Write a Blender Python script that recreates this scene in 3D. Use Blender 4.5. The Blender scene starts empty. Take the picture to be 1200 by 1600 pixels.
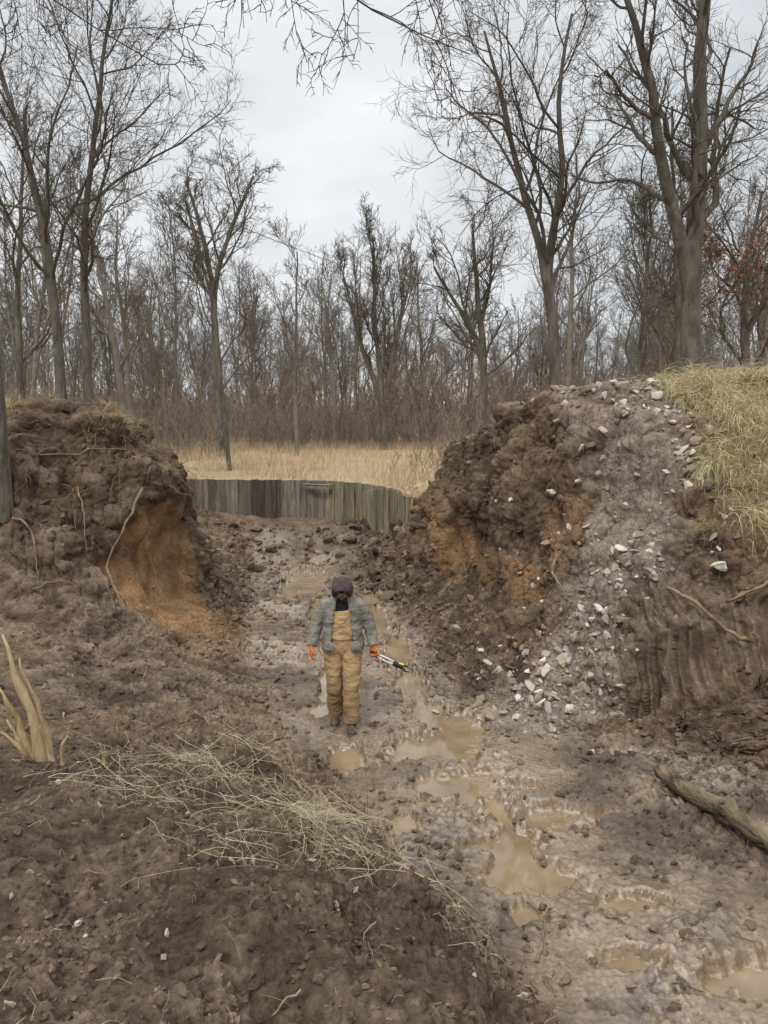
import bpy, math, numpy as np, time
from mathutils import Vector, Matrix
T0=time.time()
rng=np.random.default_rng(7)
scn=bpy.context.scene
COL=scn.collection
f32=np.float32
# ------------------------------------------------------------ noise
_p=np.random.default_rng(3).permutation(256); PERM=np.concatenate([_p,_p,_p]).astype(np.int32)
_g=np.random.default_rng(4).normal(size=(256,3)); _g/=np.linalg.norm(_g,axis=1)[:,None]; GR=_g.astype(f32)
_h=np.random.default_rng(5).random((256,3)).astype(f32); _hv=np.random.default_rng(6).random(256).astype(f32)
def pn(P,scale=1.0,off=0.0):
    P=np.asarray(P,f32)*np.asarray(scale,f32)+f32(off)
    i=np.floor(P); fr=P-i; i=i.astype(np.int32)&255
    u=fr*fr*fr*(fr*(fr*6-15)+10)
    out=0
    for dx in (0,1):
        a=PERM[i[...,0]+dx]; wx=u[...,0] if dx else 1-u[...,0]
        for dy in (0,1):
            b=PERM[a+i[...,1]+dy]; wy=u[...,1] if dy else 1-u[...,1]
            for dz in (0,1):
                h=PERM[b+i[...,2]+dz]&255; wz=u[...,2] if dz else 1-u[...,2]
                g=GR[h]
                d=g[...,0]*(fr[...,0]-dx)+g[...,1]*(fr[...,1]-dy)+g[...,2]*(fr[...,2]-dz)
                out=out+wx*wy*wz*d
    return out*1.5
def worley(P,scale,off=0.0):
    P=(np.asarray(P,f32)*f32(scale)+f32(off)).reshape(-1,3)
    i=np.floor(P); fr=P-i; i=i.astype(np.int32)
    best=np.full(len(P),9.,f32); val=np.zeros(len(P),f32)
    for dx in (-1,0,1):
        a=PERM[(i[:,0]+dx)&255]
        for dy in (-1,0,1):
            b=PERM[a+((i[:,1]+dy)&255)]
            for dz in (-1,0,1):
                h=PERM[b+((i[:,2]+dz)&255)]&255
                o=_h[h]; d=(dx+o[:,0]-fr[:,0])**2+(dy+o[:,1]-fr[:,1])**2+(dz+o[:,2]-fr[:,2])**2
                mk=d<best; best=np.where(mk,d,best); val=np.where(mk,_hv[h],val)
    return np.sqrt(best),val
def sst(a,b,x):
    t=np.clip((x-a)/(b-a),0,1); return t*t*(3-2*t)
def nrm(v): return v/np.maximum(np.linalg.norm(v,axis=-1,keepdims=True),1e-9)
# ------------------------------------------------------------ mesh helpers
def mesh_np(name,V,F,smooth=False):
    V=np.ascontiguousarray(V,dtype=f32).reshape(-1,3); F=np.ascontiguousarray(F,dtype=np.int32)
    m=bpy.data.meshes.new(name); n,k=F.shape
    m.vertices.add(len(V)); m.vertices.foreach_set("co",V.ravel())
    m.loops.add(n*k); m.loops.foreach_set("vertex_index",F.ravel())
    m.polygons.add(n); m.polygons.foreach_set("loop_start",np.arange(n,dtype=np.int32)*k)
    m.polygons.foreach_set("use_smooth",np.full(n,smooth))
    m.update(calc_edges=True); m.validate()
    return m
def add_obj(name,mesh,mat=None,parent=None):
    o=bpy.data.objects.new(name,mesh); COL.objects.link(o)
    if mat is not None and mesh is not None: mesh.materials.append(mat)
    if parent: o.parent=parent
    return o
def set_attr(m,name,C):
    a=m.color_attributes.new(name,'FLOAT_COLOR','POINT')
    C=np.asarray(C,f32)
    if C.shape[1]==3: C=np.concatenate([C,np.ones((len(C),1),f32)],1)
    a.data.foreach_set("color",np.ascontiguousarray(C).ravel())
class MB:
    def __init__(s): s.V=[];s.F=[];s.n=0;s.C=[]
    def add(s,V,F,C=None):
        V=V.reshape(-1,3); s.V.append(V); s.F.append(F+s.n); s.n+=len(V)
        if C is not None: s.C.append(C)
    def mesh(s,name,smooth=True):
        m=mesh_np(name,np.concatenate(s.V),np.concatenate(s.F),smooth)
        if s.C: set_attr(m,"Col",np.concatenate(s.C))
        return m
def tubes(P,R,S):
    B,N,_=P.shape
    T=nrm(np.gradient(P,axis=1)); D=nrm(P[:,-1]-P[:,0])
    ref=np.where(np.abs(D[:,2:3])>.8,np.array([[1.,0,0]]),np.array([[0,0,1.]]))[:,None,:]
    U=nrm(np.cross(T,ref)); W=np.cross(T,U)
    a=np.arange(S)/S*2*math.pi
    V=P[:,:,None]+R[:,:,None,None]*(U[:,:,None]*np.cos(a)[:,None]+W[:,:,None]*np.sin(a)[:,None])
    b=np.arange(B)[:,None,None]*N*S; i=np.arange(N-1)[None,:,None]*S; j=np.arange(S)[None,None,:]; j2=(j+1)%S
    F=np.stack([b+i+j,b+i+j2,b+i+S+j2,b+i+S+j],-1).reshape(-1,4)
    return V.reshape(-1,3),F
def ribbons(P,W):
    B,N,_=P.shape
    T=nrm(np.gradient(P,axis=1)); r=rng.normal(size=(B,1,3)); r[...,2]*=.3
    U=nrm(np.cross(T,r))
    V=np.stack([P-U*W[:,:,None],P+U*W[:,:,None]],2).reshape(-1,3)
    b=np.arange(B)[:,None]*N*2; i=np.arange(N-1)[None]*2
    F=np.stack([b+i,b+i+1,b+i+3,b+i+2],-1).reshape(-1,4)
    return V,F
# ------------------------------------------------------------ materials
def new_mat(name):
    m=bpy.data.materials.new(name); m.use_nodes=True
    nt=m.node_tree; return m,nt,nt.nodes['Principled BSDF']
def noisy(name,c1,c2,scale=8,rough=.9,bump=.3,bscale=40,detail=6,stretch=(1,1,1),metal=0,bdist=.01,spec=.3,c3=None):
    m,nt,b=new_mat(name); N=nt.nodes;L=nt.links
    tc=N.new('ShaderNodeTexCoord'); mp=N.new('ShaderNodeMapping'); mp.inputs['Scale'].default_value=stretch
    L.new(tc.outputs['Object'],mp.inputs[0])
    n=N.new('ShaderNodeTexNoise'); n.inputs['Scale'].default_value=scale; n.inputs['Detail'].default_value=detail; n.inputs['Roughness'].default_value=.65
    L.new(mp.outputs[0],n.inputs['Vector'])
    r=N.new('ShaderNodeValToRGB'); e=r.color_ramp.elements
    e[0].position=.35;e[0].color=(*c1,1);e[1].position=.65;e[1].color=(*c2,1)
    if c3: x=e.new(.75); x.color=(*c3,1)
    L.new(n.outputs['Fac'],r.inputs[0]); L.new(r.outputs[0],b.inputs['Base Color'])
    b.inputs['Roughness'].default_value=rough; b.inputs['Metallic'].default_value=metal; b.inputs['Specular IOR Level'].default_value=spec
    n2=N.new('ShaderNodeTexNoise'); n2.inputs['Scale'].default_value=bscale; n2.inputs['Detail'].default_value=4
    L.new(mp.outputs[0],n2.inputs['Vector'])
    bp=N.new('ShaderNodeBump'); bp.inputs['Strength'].default_value=bump; bp.inputs['Distance'].default_value=bdist
    L.new(n2.outputs['Fac'],bp.inputs['Height']); L.new(bp.outputs[0],b.inputs['Normal'])
    return m
def attr_mat(name,rough=.9,bump=.6,wet=False,var=.35,fs=45,bd=.012):
    m,nt,b=new_mat(name); N=nt.nodes;L=nt.links
    at=N.new('ShaderNodeAttribute'); at.attribute_name='Col'
    tc=N.new('ShaderNodeTexCoord')
    n=N.new('ShaderNodeTexNoise'); n.inputs['Scale'].default_value=fs; n.inputs['Detail'].default_value=6; n.inputs['Roughness'].default_value=.75
    L.new(tc.outputs['Object'],n.inputs['Vector'])
    mr=N.new('ShaderNodeMapRange'); mr.inputs[1].default_value=.3; mr.inputs[2].default_value=.7
    mr.inputs[3].default_value=1-var; mr.inputs[4].default_value=1+var; L.new(n.outputs['Fac'],mr.inputs[0])
    mx=N.new('ShaderNodeVectorMath'); mx.operation='SCALE'
    L.new(at.outputs['Color'],mx.inputs[0]); L.new(mr.outputs[0],mx.inputs['Scale']); L.new(mx.outputs[0],b.inputs['Base Color'])
    b.inputs['Roughness'].default_value=rough; b.inputs['Specular IOR Level'].default_value=.3
    bp=N.new('ShaderNodeBump'); bp.inputs['Strength'].default_value=bump; bp.inputs['Distance'].default_value=bd
    if wet:
        w=N.new('ShaderNodeAttribute'); w.attribute_name='Wet'
        n3=N.new('ShaderNodeTexNoise'); n3.inputs['Scale'].default_value=9; n3.inputs['Detail'].default_value=6
        L.new(tc.outputs['Object'],n3.inputs['Vector'])
        mu=N.new('ShaderNodeMath'); mu.operation='MULTIPLY_ADD'; mu.inputs[1].default_value=.8; mu.inputs[2].default_value=-.4
        L.new(n3.outputs['Fac'],mu.inputs[0])
        ad=N.new('ShaderNodeMath'); ad.operation='ADD'; L.new(w.outputs['Fac'],ad.inputs[0]); L.new(mu.outputs[0],ad.inputs[1])
        m2=N.new('ShaderNodeMapRange'); m2.inputs[3].default_value=.92; m2.inputs[4].default_value=.16; L.new(ad.outputs[0],m2.inputs[0]); L.new(m2.outputs[0],b.inputs['Roughness'])
        m3=N.new('ShaderNodeMapRange'); m3.inputs[3].default_value=.1; m3.inputs[4].default_value=.75; L.new(ad.outputs[0],m3.inputs[0]); L.new(m3.outputs[0],b.inputs['Specular IOR Level'])
        m4=N.new('ShaderNodeMapRange'); m4.inputs[3].default_value=bump; m4.inputs[4].default_value=bump*.2; L.new(ad.outputs[0],m4.inputs[0]); L.new(m4.outputs[0],bp.inputs['Strength'])
    n2=N.new('ShaderNodeTexNoise'); n2.inputs['Scale'].default_value=42; n2.inputs['Detail'].default_value=7; n2.inputs['Roughness'].default_value=.75
    L.new(tc.outputs['Object'],n2.inputs['Vector'])
    L.new(n2.outputs['Fac'],bp.inputs['Height']); L.new(bp.outputs[0],b.inputs['Normal'])
    return m
M_soil=attr_mat('mud_soil',wet=True,bump=1.0,bd=.035,var=.55,fs=30)
M_rock=attr_mat('limestone_rock',rough=.85,bump=.5,var=.25)
M_straw=attr_mat('dry_grass',rough=.85,bump=.0,var=.15,fs=5)
M_bark=noisy('bark',(.075,.065,.05),(.175,.155,.125),6,.95,1.0,14,stretch=(1,1,.3),bdist=.05,c3=(.23,.22,.18))
M_barkhaze=noisy('bark_far_haze',(.14,.12,.102),(.22,.195,.165),3,.95,.2,20)  # bark of distant trees, aerial haze put into the colour as a paler tone
M_twig=noisy('twig',(.085,.068,.057),(.14,.115,.095),5,.9,.2,30)
M_brush=noisy('brush',(.19,.15,.115),(.31,.24,.175),2,.95,.1,20)
M_root=noisy('root_wood',(.14,.09,.055),(.31,.22,.135),9,.85,.4,40)
M_water,nt,b=new_mat('muddy_water'); 
b.inputs['Roughness'].default_value=.04; b.inputs['Specular IOR Level'].default_value=.7
n=nt.nodes.new('ShaderNodeTexNoise'); n.inputs['Scale'].default_value=2.2; n.inputs['Detail'].default_value=5; r=nt.nodes.new('ShaderNodeValToRGB')
tc=nt.nodes.new('ShaderNodeTexCoord'); nt.links.new(tc.outputs['Object'],n.inputs['Vector'])
r.color_ramp.elements[0].position=.35; r.color_ramp.elements[1].position=.65
r.color_ramp.elements[0].color=(.185,.128,.075,1); r.color_ramp.elements[1].color=(.31,.228,.145,1)
nt.links.new(n.outputs['Fac'],r.inputs[0]); nt.links.new(r.outputs[0],b.inputs['Base Color'])
# ------------------------------------------------------------ terrain
ST=[]
def st(y,*p): ST.append((y,p))
RN=[(4.2,.1),(4.8,.7),(5.3,1.6),(5.9,2.6),(9,3.0),(200,2.2)]
st(-30,(-200,2),(-9,2),(-4,2),(-1,1.95),(.4,1.8),(1.4,.3),*RN)
st(0,(-200,2),(-6,1.95),(-1.5,1.9),(0,1.85),(.5,1.5),(1.4,.1),*RN)
st(2,(-200,2),(-5,1.85),(-1.5,1.78),(-.1,1.7),(.45,1.35),(1.3,.07),*RN)
st(3,(-200,2),(-5,1.7),(-1.5,1.58),(-.2,1.5),(.32,1.15),(1.2,.05),*RN)
st(4,(-200,2),(-5,1.5),(-1.8,1.42),(-.6,1.32),(-.05,1.0),(.9,.04),*RN)
st(5,(-200,2),(-5,1.35),(-2.0,1.22),(-1.1,1.05),(-.5,.7),(.42,.04),*RN)
st(6,(-200,2),(-6,1.3),(-2.6,1.02),(-1.6,.8),(-.9,.42),(-.1,.04),*RN)
st(7,(-200,2.2),(-6.5,1.3),(-3.2,.92),(-2,.65),(-1.3,.33),(-.55,.04),(3.7,.15),(4.5,.8),(5,1.8),(5.6,2.8),(9,3.2),(200,2.2))
st(7.8,(-200,2.5),(-7,1.5),(-3.8,.92),(-2.5,.58),(-1.7,.28),(-1.0,.04),(1.9,.08),(2.8,.2),(3.6,.3),(4.8,.8),(8,2.6),(200,2.2))
st(8.25,(-200,2.5),(-7,1.6),(-4,.95),(-2.7,.6),(-1.9,.28),(-1.15,.04),(1.6,.06),(2.4,.35),(3.0,1.2),(4.6,1.75),(8,3.2),(200,2.3))
st(9,(-200,2.8),(-7,2.0),(-5,1.1),(-3.2,.65),(-2.2,.3),(-1.45,.04),(1.05,.04),(1.9,.5),(2.9,1.45),(4.2,2.5),(8,3.6),(200,2.4))
st(9.5,(-200,3),(-7,2.7),(-5,2.0),(-3.6,.9),(-2.4,.36),(-1.6,.04),(.95,.04),(1.8,.55),(2.8,1.6),(4.1,2.9),(8,3.9),(200,2.4))
st(10,(-200,3),(-7,3.3),(-5,3.05),(-4.1,1.8),(-3.0,.5),(-1.8,.04),(.85,.04),(1.6,.6),(2.5,1.8),(3.6,3.3),(7.5,4.1),(200,2.5))
st(11,(-200,3.1),(-7.5,3.8),(-4.2,3.75),(-3.5,2.7),(-3.2,.7),(-2.1,.04),(.7,.04),(1.5,.75),(1.95,2.4),(2.75,4.0),(7,4.3),(200,2.6))
st(12.5,(-200,3.1),(-8,3.8),(-4.2,3.45),(-3.4,2.4),(-3.15,.6),(-2.4,.04),(.45,.04),(1.15,.8),(1.45,2.3),(2.0,3.7),(6.5,4.2),(200,2.6))
st(14,(-200,2.9),(-8,3.3),(-4.8,2.65),(-3.8,1.85),(-3.2,.45),(-2.6,.04),(.2,.04),(.8,.7),(1.0,1.9),(1.45,3.05),(6,3.7),(200,2.4))
st(15.3,(-200,2.4),(-9,2.6),(-5.5,2.1),(-4.3,1.5),(-3.6,.45),(-2.9,.04),(-.3,.08),(.4,.8),(.7,1.6),(1.2,2.4),(5.5,3.1),(200,2.2))
st(17,(-200,2),(-9,2.1),(-6,1.95),(-5,1.4),(-4,.75),(-3.0,.15),(-.6,.2),(.2,.9),(.8,1.7),(1.6,2.05),(6,2.7),(200,2.1))
st(18.2,(-200,1.9),(-9,1.95),(-7,1.9),(-5.6,1.5),(-4.4,.9),(-3.2,.75),(-.6,.9),(.4,1.2),(.9,1.8),(1.8,2.0),(7,2.4),(200,2))
st(20,(-200,1.88),(-10,1.9),(-7,1.88),(-5.6,1.6),(-4.6,1.05),(-3.2,1.0),(-.4,1.0),(.6,1.5),(1.2,1.85),(2.5,1.95),(8,2.2),(200,1.95))
st(23,(-200,1.88),(-12,1.88),(-8,1.86),(-6,1.86),(-4.6,1.86),(-3,1.86),(.5,1.86),(2,1.86),(4,1.9),(6,2.0),(12,2.2),(200,1.95))
st(60,(-200,1.9),(-30,1.9),(-20,1.9),(-14,1.9),(-8,1.9),(-3,1.9),(3,1.9),(8,1.9),(14,2.2),(20,2.3),(30,2.4),(200,2))
st(400,(-260,2),(-60,2),(-40,2),(-24,2),(-14,2),(-5,2),(5,2),(14,2),(24,2),(40,2),(60,2),(260,2))
SY=np.array([s[0] for s in ST],float); SP=np.array([s[1] for s in ST],float)
cnt=[36,60,85,90,90,190,85,90,95,95,36]
cx=[];cz=[];seg=[]
for s in range(11):
    n=cnt[s]; t=np.arange(n)/n
    if s==0: t=1-(1-t)**4
    if s==10: t=t**4
    cx.append(SP[:,s,0][:,None]*(1-t)+SP[:,s+1,0][:,None]*t)
    cz.append(SP[:,s,1][:,None]*(1-t)+SP[:,s+1,1][:,None]*t)
    seg.append(s+np.arange(n)/n)
cx=np.concatenate(cx+[SP[:,-1:,0]],1); cz=np.concatenate(cz+[SP[:,-1:,1]],1); seg=np.concatenate(seg+[np.array([11.])])
NC=cx.shape[1]
def dens(a,b,d): return np.arange(a,b-1e-6,d)
ys=np.concatenate([[-30,-20,-12,-8,-5,-3,-2,-1],dens(-.5,1.2,.1),dens(1.2,7.5,.015),dens(7.5,11.5,.014),dens(11.5,19.8,.027),dens(19.8,24,.08),24+np.cumsum(.1*1.055**np.arange(1,98))])
ys=ys[ys<400]; NR=len(ys)
Y=np.repeat(ys[:,None],NC,1)
X0=np.empty((NR,NC));
for j in range(NC): X0[:,j]=np.interp(ys,SY,cx[:,j])
Q=np.stack([X0,Y,np.zeros_like(X0)],-1)
fadeW=sst(30,20,Y)*sst(-1,1,Y)
warp=(pn(Q,.7,3.1)*.35+pn(Q,2.1,9.1)*.16+pn(Q,5.1,9.1)*.06)*fadeW
X=np.empty_like(X0);Z=np.empty_like(X0)
for j in range(NC):
    yy=Y[:,j]+warp[:,j]; X[:,j]=np.interp(yy,SY,cx[:,j]); Z[:,j]=np.interp(yy,SY,cz[:,j])
def blur(A,k,ax):
    w=np.hanning(2*k+3)[1:-1]; w/=w.sum(); pad=[(0,0),(0,0)]; pad[ax]=(k,k)
    B=np.pad(A,pad,mode='edge'); out=0; n=A.shape[ax]
    for i in range(2*k+1): out=out+w[i]*(B[i:i+n] if ax==0 else B[:,i:i+n])
    return out
c0=36;c1=NC-37
Xb=blur(X,9,1);Zb=blur(Z,9,1); X[:,c0+12:c1-12]=Xb[:,c0+12:c1-12]; Z[:,c0+12:c1-12]=Zb[:,c0+12:c1-12]
Z=blur(Z,3,0)
SEG=np.repeat(seg[None],NR,0)
floor=sst(4.75,5.1,SEG)*sst(6.25,5.9,SEG)
near=sst(20.5,18.5,Y)
def blob(c,r): return np.clip(1-((X-c[0])/r[0])**2-((Y-c[1])/r[1])**2-((Z-c[2])/r[2])**2+pn(np.stack([X,Y,Z],-1),2.2,4.4)*.3,0,1)
hol=blob((-3.2,11.2,1.3),(1.25,1.5,1.15)); X-=hol*.42
hol2=blob((1.5,12.3,1.3),(.9,1.6,.9)); X+=hol2*.4
# puddle layout on the trench floor
def polyd(x,y,pts):
    D=np.full(x.shape,9e9)
    for (a,b_) in zip(pts[:-1],pts[1:]):
        ax,ay=a;bx,by=b_; tt=np.clip(((x-ax)*(bx-ax)+(y-ay)*(by-ay))/((bx-ax)**2+(by-ay)**2),0,1)
        D=np.minimum(D,np.hypot(x-ax-tt*(bx-ax),y-ay-tt*(by-ay)))
    return D
PUD=[(-1.7,15.4,.55,1.2),(.22,10.9,.2,1.0),(-.1,12.6,.16,1.0),(.75,7.85,.36,.62),(.3,7.5,.3,.3),(-.87,8.7,.22,.14),(-.42,7.3,.18,.32),
(1.5,6.2,.44,.18),(1.2,5.35,.5,.2),(.85,5.75,.28,.12),(1.25,6.7,.24,.1),(.15,6.1,.12,.18),(2.5,4.3,.4,.16),(2.3,3.7,.5,.2),(2.6,7.35,.5,.11),(.5,6.8,.22,.22),(-.3,14,.12,.9),(-.9,11.5,.1,.8),(-.75,9.6,.12,.6),(1.85,5.0,.2,.12),(.95,6.95,.26,.12),(-.6,10.6,.1,.5),(3.2,6.0,.25,.1),(1.0,4.9,.14,.12),(-1.3,13.5,.1,.6),(1.6,4.4,.22,.12)]
Qf=np.stack([X,Y,np.zeros_like(X)],-1)
wv=pn(Qf,2.3,31.)*.5+pn(Qf,6,11.)*.42+pn(Qf,14,17.)*.3+pn(Qf,30,17.)*.12
pud=np.zeros_like(X)
for (a,b_,rx,ry) in PUD:
    d=np.sqrt(((X-a)/rx)**2+((Y-b_)/ry)**2)+wv; pud=np.maximum(pud,sst(1.25,.85,d))
ch=polyd(X,Y,[(-.2,13.5),(.2,11),(.35,9.5),(.6,8.4),(.75,7.6),(.75,6.8),(1.1,6.2),(1.05,5.4)])
pud=np.maximum(pud,sst(.24,.13,ch+wv*.5))
ch2=polyd(X,Y,[(-.2,13.5),(.2,11),(.35,9.5),(.6,8.4),(.75,7.6),(.75,6.8),(1.1,6.2),(1.05,5.4),(1.7,4.9),(2.2,4.3),(2.4,3.2)])
halo=sst(1.1,.3,ch2+wv*.4)*floor
pud*=floor
P=np.stack([X,Y,Z],-1).astype(f32)
def normals(P):
    a=np.gradient(P,axis=0);b=np.gradient(P,axis=1); c=np.cross(b,a); l=np.linalg.norm(c,axis=-1)
    return c/np.maximum(l,1e-9)[...,None],l
Nn,_=normals(P)
bank=(1-floor)*near
hf=np.clip(hol*2.2,0,1)
lump=pn(P,1.1,1.7)*.17+pn(P,2.6,4.2)*.13
lump=lump*(bank*(.35+.65*sst(.6,1.6,Z)))*(1-.6*hf)
P=P+Nn*lump[...,None].astype(f32)
Nn,_=normals(P); steep=sst(.85,.45,Nn[...,2])*near
P=P+Nn*(steep*(1-.75*hf)*(pn(P,(3.5,3.5,.8),8.)*.14+np.abs(pn(P,(8,8,2.),2.))*.09))[...,None].astype(f32)
g=sst(2.6,2.9,P[...,0])*sst(4.7,4.3,P[...,0])*sst(7.7,7.85,Y)*sst(9.0,8.6,Y)*sst(.1,.3,P[...,2])*sst(1.75,1.45,P[...,2])
ph=P[...,0]*2*math.pi/.15+P[...,2]*2.2+pn(P,1.5,.3)*2
P=P-Nn*(g*(np.sin(ph)*.5+.5)**.6*.095)[...,None].astype(f32)
Nn,_=normals(P)
rough=pn(P,.9,12.)*.5+.5
Pw=P+np.stack([pn(P,7,1.),pn(P,7,11.),pn(P,7,21.)],-1)*.05
w1,v1=worley(Pw,4.2); w2,v2=worley(Pw,10.5,7.3); w3,v3=worley(Pw,24.,3.3)
w1=w1.reshape(X.shape);v1=v1.reshape(X.shape);w2=w2.reshape(X.shape);v2=v2.reshape(X.shape);w3=w3.reshape(X.shape);v3=v3.reshape(X.shape)
dome1=np.clip(1-w1*1.15,0,1)**.6*(.15+v1**2); dome2=np.clip(1-w2*1.1,0,1)**.6*(.2+v2**1.5); dome3=np.clip(1-w3*1.1,0,1)**.7*(.1+v3**2)
n2=pn(P,9,7.7);n3=pn(P,19,1.1);n4=pn(P,38,6.1)
chunk=sst(.3,.65,pn(P,.8,33.)*.7+.5)
fgm=sst(6,4.5,Y)*(1-floor)
cl=dome1*.11*chunk*(1-.75*fgm)*(1-.6*floor)+dome2*.062*(1-.35*fgm)+dome3*.035+np.abs(n2)*.05+np.abs(n3)*.045+n4*.018
clodamp=bank*(.45+.75*rough)*(1-.6*g)*(1-.75*hf)*(1-.3*steep)
rightmud=sst(1.5,2.6,P[...,0])*sst(4.9,5.6,Y)*floor
fl_amp=floor*near*(.12+.5*sst(.05,.35,pn(P,.8,21.))+.3*sst(.1,.4,pn(P,2.2,23.))+.55*rightmud)
amp=clodamp*.85+fl_amp*(1-.65*pud)
clm=cl*amp
P=P+Nn*(clm-.02*near*amp)[...,None].astype(f32)
x,y,z=P[...,0],P[...,1],P[...,2]
trk=sst(-2.55,-2.35,x)*sst(-1.15,-1.4,x)*sst(8.6,9.2,y)*sst(16.5,15.5,y)*floor
trs=np.sin(y*2*math.pi/.19+pn(P,1.,2.)*2)
z+=trk*trs*.034*(1-pud)
for xc,wd,dp in ((-.75,.12,.04),(-1.25,.1,.02),(-.15,.1,.03)):
    z-=np.exp(-((x-(xc+.05*(y-9)*(1 if xc<-.5 else -1)))/wd)**2)*floor*sst(6,7,y)*sst(17,15,y)*dp*(1-pud)
z+= floor*near*(.016+(pn(P,.9,40.)*.028+pn(P,2.5,44.)*.024)*(1-pud)) - pud*.088*sst(17.3,16.5,y)
WX=np.array([-5.3,-4.2,-2.7,-1.6,-.65,-.1,.3,.58]); WY=np.array([19.6,19.5,19.4,19.2,18.6,17.7,16.7,15.6])
yw=np.interp(x,WX,WY)
beh=((x>-5.3)&(x<.62)&(y>yw+.05)).astype(float)
z[:]=z*(1-beh)+beh*(1.84+pn(P,.8,2.)*.04)
field=np.maximum(beh,sst(19.2,20.2,y))
field=np.maximum(field,sst(16.5,17.5,y)*((x>.6)|(x<-6)))
z+=field*(pn(P,.25,2.)*.12*sst(22,30,y))
P=np.stack([x,y,z],-1); Nn,AR=normals(P)
# colours
def C(*c): return np.array(c,f32)
def bc(*c): return np.broadcast_to(C(*c),P.shape)
def mix(a,b,t): return a*(1-t[...,None])+b*t[...,None]
b1=pn(P,.8,51.)*.5+.5; b2=pn(P,3,52.)*.5+.5; b3=pn(P,11,53.)*.5+.5
t=np.clip(b1*.3+b2*.35+b3*.35,0,1)
col=mix(bc(.09,.059,.038),bc(.215,.15,.099),sst(.32,.68,t))
col=mix(col,C(.27,.20,.14),sst(.6,.8,b2)*.5*bank)
col=mix(col,mix(bc(.13,.087,.058),bc(.25,.178,.122),sst(.35,.65,t)),fgm*.85)
ledge=sst(1.0,2.0,y-5)*sst(11,9.5,y)*(x<0)*(1-floor)
col=mix(col,C(.24,.175,.12),ledge*sst(.35,.7,b2)*.6)
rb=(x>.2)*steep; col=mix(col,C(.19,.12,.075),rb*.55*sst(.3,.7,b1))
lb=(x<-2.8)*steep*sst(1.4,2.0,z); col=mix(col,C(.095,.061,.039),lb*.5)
flc=mix(bc(.125,.087,.057),bc(.235,.17,.115),sst(.3,.65,b1*.4+b2*.4+b3*.2))
drk=sst(.15,.45,pn(P,1.2,66.)+.6*pn(P,5,67.)); flc=mix(flc,C(.08,.054,.034),drk*.7)
flc=mix(flc,C(.26,.19,.125),halo*.5*sst(.6,.1,amp))
flc=mix(flc,mix(bc(.075,.05,.032),bc(.16,.112,.073),sst(.4,.6,t)),rightmud*.85*(1-.4*halo))
flc=mix(flc,C(.25,.178,.11),sst(.0,.5,pud)*.8)
flc=flc*(1+.3*(trk*trs)[...,None])
col=mix(col,flc,floor*sst(19,17,y))
orl=sst(0,.3,hol)*sst(2.5,2.0,z+pn(P,3,3.)*.4)*(.55+.45*sst(.3,.55,b2)); 
col=mix(col,mix(bc(.34,.19,.09),bc(.45,.275,.145),b3),orl*.9)
tal=np.exp(-((x+2.7)/.45)**2-((y-11.2)/1.1)**2)*sst(1.1,.5,z)*.65; col=mix(col,C(.31,.185,.097),tal)
for c,r,a in [((1.25,13.0,1.35),(.4,1.0,.55),.7),((1.85,10.2,1.35),(.45,.5,.3),.75),((1.0,14.2,1.6),(.4,.8,.35),.7),((2.4,10.2,2.2),(.5,.5,.6),.35),((1.6,11.6,1.2),(.4,.7,.35),.5),((-3.9,12.6,2.6),(.5,.6,.4),.4)]:
    d=((x-c[0])/r[0])**2+((y-c[1])/r[1])**2+((z-c[2])/r[2])**2
    col=mix(col,C(.29,.17,.09),sst(1.3,.5,d+pn(P,3,8.)*1.2+pn(P,9,8.)*.6)*a)
gd=polyd(x,y,[(3.2,12),(3.45,10.9),(3.5,10),(3.2,9.2),(2.5,8.7),(1.9,8.4)])+pn(P,1.7,71.)*.45+pn(P,6,71.)*.2
grav=sst(.85,.4,gd)*(x>.9)
speck=sst(.1,.5,pn(P,26,72.)); gc=mix(mix(bc(.225,.17,.13),bc(.33,.265,.205),b2),bc(.44,.38,.315),speck*.6)
col=mix(col,gc,grav*.85)
top=sst(.6,.85,Nn[...,2])*sst(3.0,3.6,z)*(x>1); col=mix(col,C(.27,.20,.15),top*.7)
grs=sst(4.0,4.4,x+pn(P,2,9.)*.4+pn(P,.9,9.)*.4)*sst(8.35,8.65,y)*sst(1.85,2.3,z+pn(P,2.4,19.)*.5)*(x>0)
grs=np.maximum(grs,(x>4.6)*sst(9.5,10.5,y)*sst(19,17,y))
col=mix(col,C(.25,.18,.10),grs*.75)
gl=sst(3.2,3.5,z)*(x<-3)*sst(.7,.85,Nn[...,2])*sst(.4,.6,b1); col=mix(col,C(.28,.21,.12),gl*.7)
col=mix(col,mix(bc(.12,.08,.05),bc(.25,.18,.118),(np.sin(ph)*.5+.5)**2),g*.7)
col=mix(col,mix(bc(.38,.28,.165),bc(.50,.38,.24),b2),field)
col=mix(col,C(.22,.16,.11),sst(34,42,y))
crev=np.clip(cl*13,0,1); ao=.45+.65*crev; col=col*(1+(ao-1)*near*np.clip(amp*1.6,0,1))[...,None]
wet=floor*near*(.55+.35*sst(.4,.6,b1))+halo*.3+pud*.4+ledge*.2+g*.4-.5*grav
wet=np.clip(wet,0.02,1.1)*(1-field)
V=P.reshape(-1,3); idx=np.arange(NR*NC).reshape(NR,NC)
F=np.stack([idx[:-1,:-1],idx[:-1,1:],idx[1:,1:],idx[1:,:-1]],-1).reshape(-1,4)
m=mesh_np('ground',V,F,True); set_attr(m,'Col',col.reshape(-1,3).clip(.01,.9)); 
a=m.attributes.new('Wet','FLOAT','POINT'); a.data.foreach_set('value',wet.reshape(-1).astype(f32))
add_obj('ground',m,M_soil)
VN=Nn.reshape(-1,3); VC=col.reshape(-1,3).clip(.01,.9); VA=AR.reshape(-1)
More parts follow.
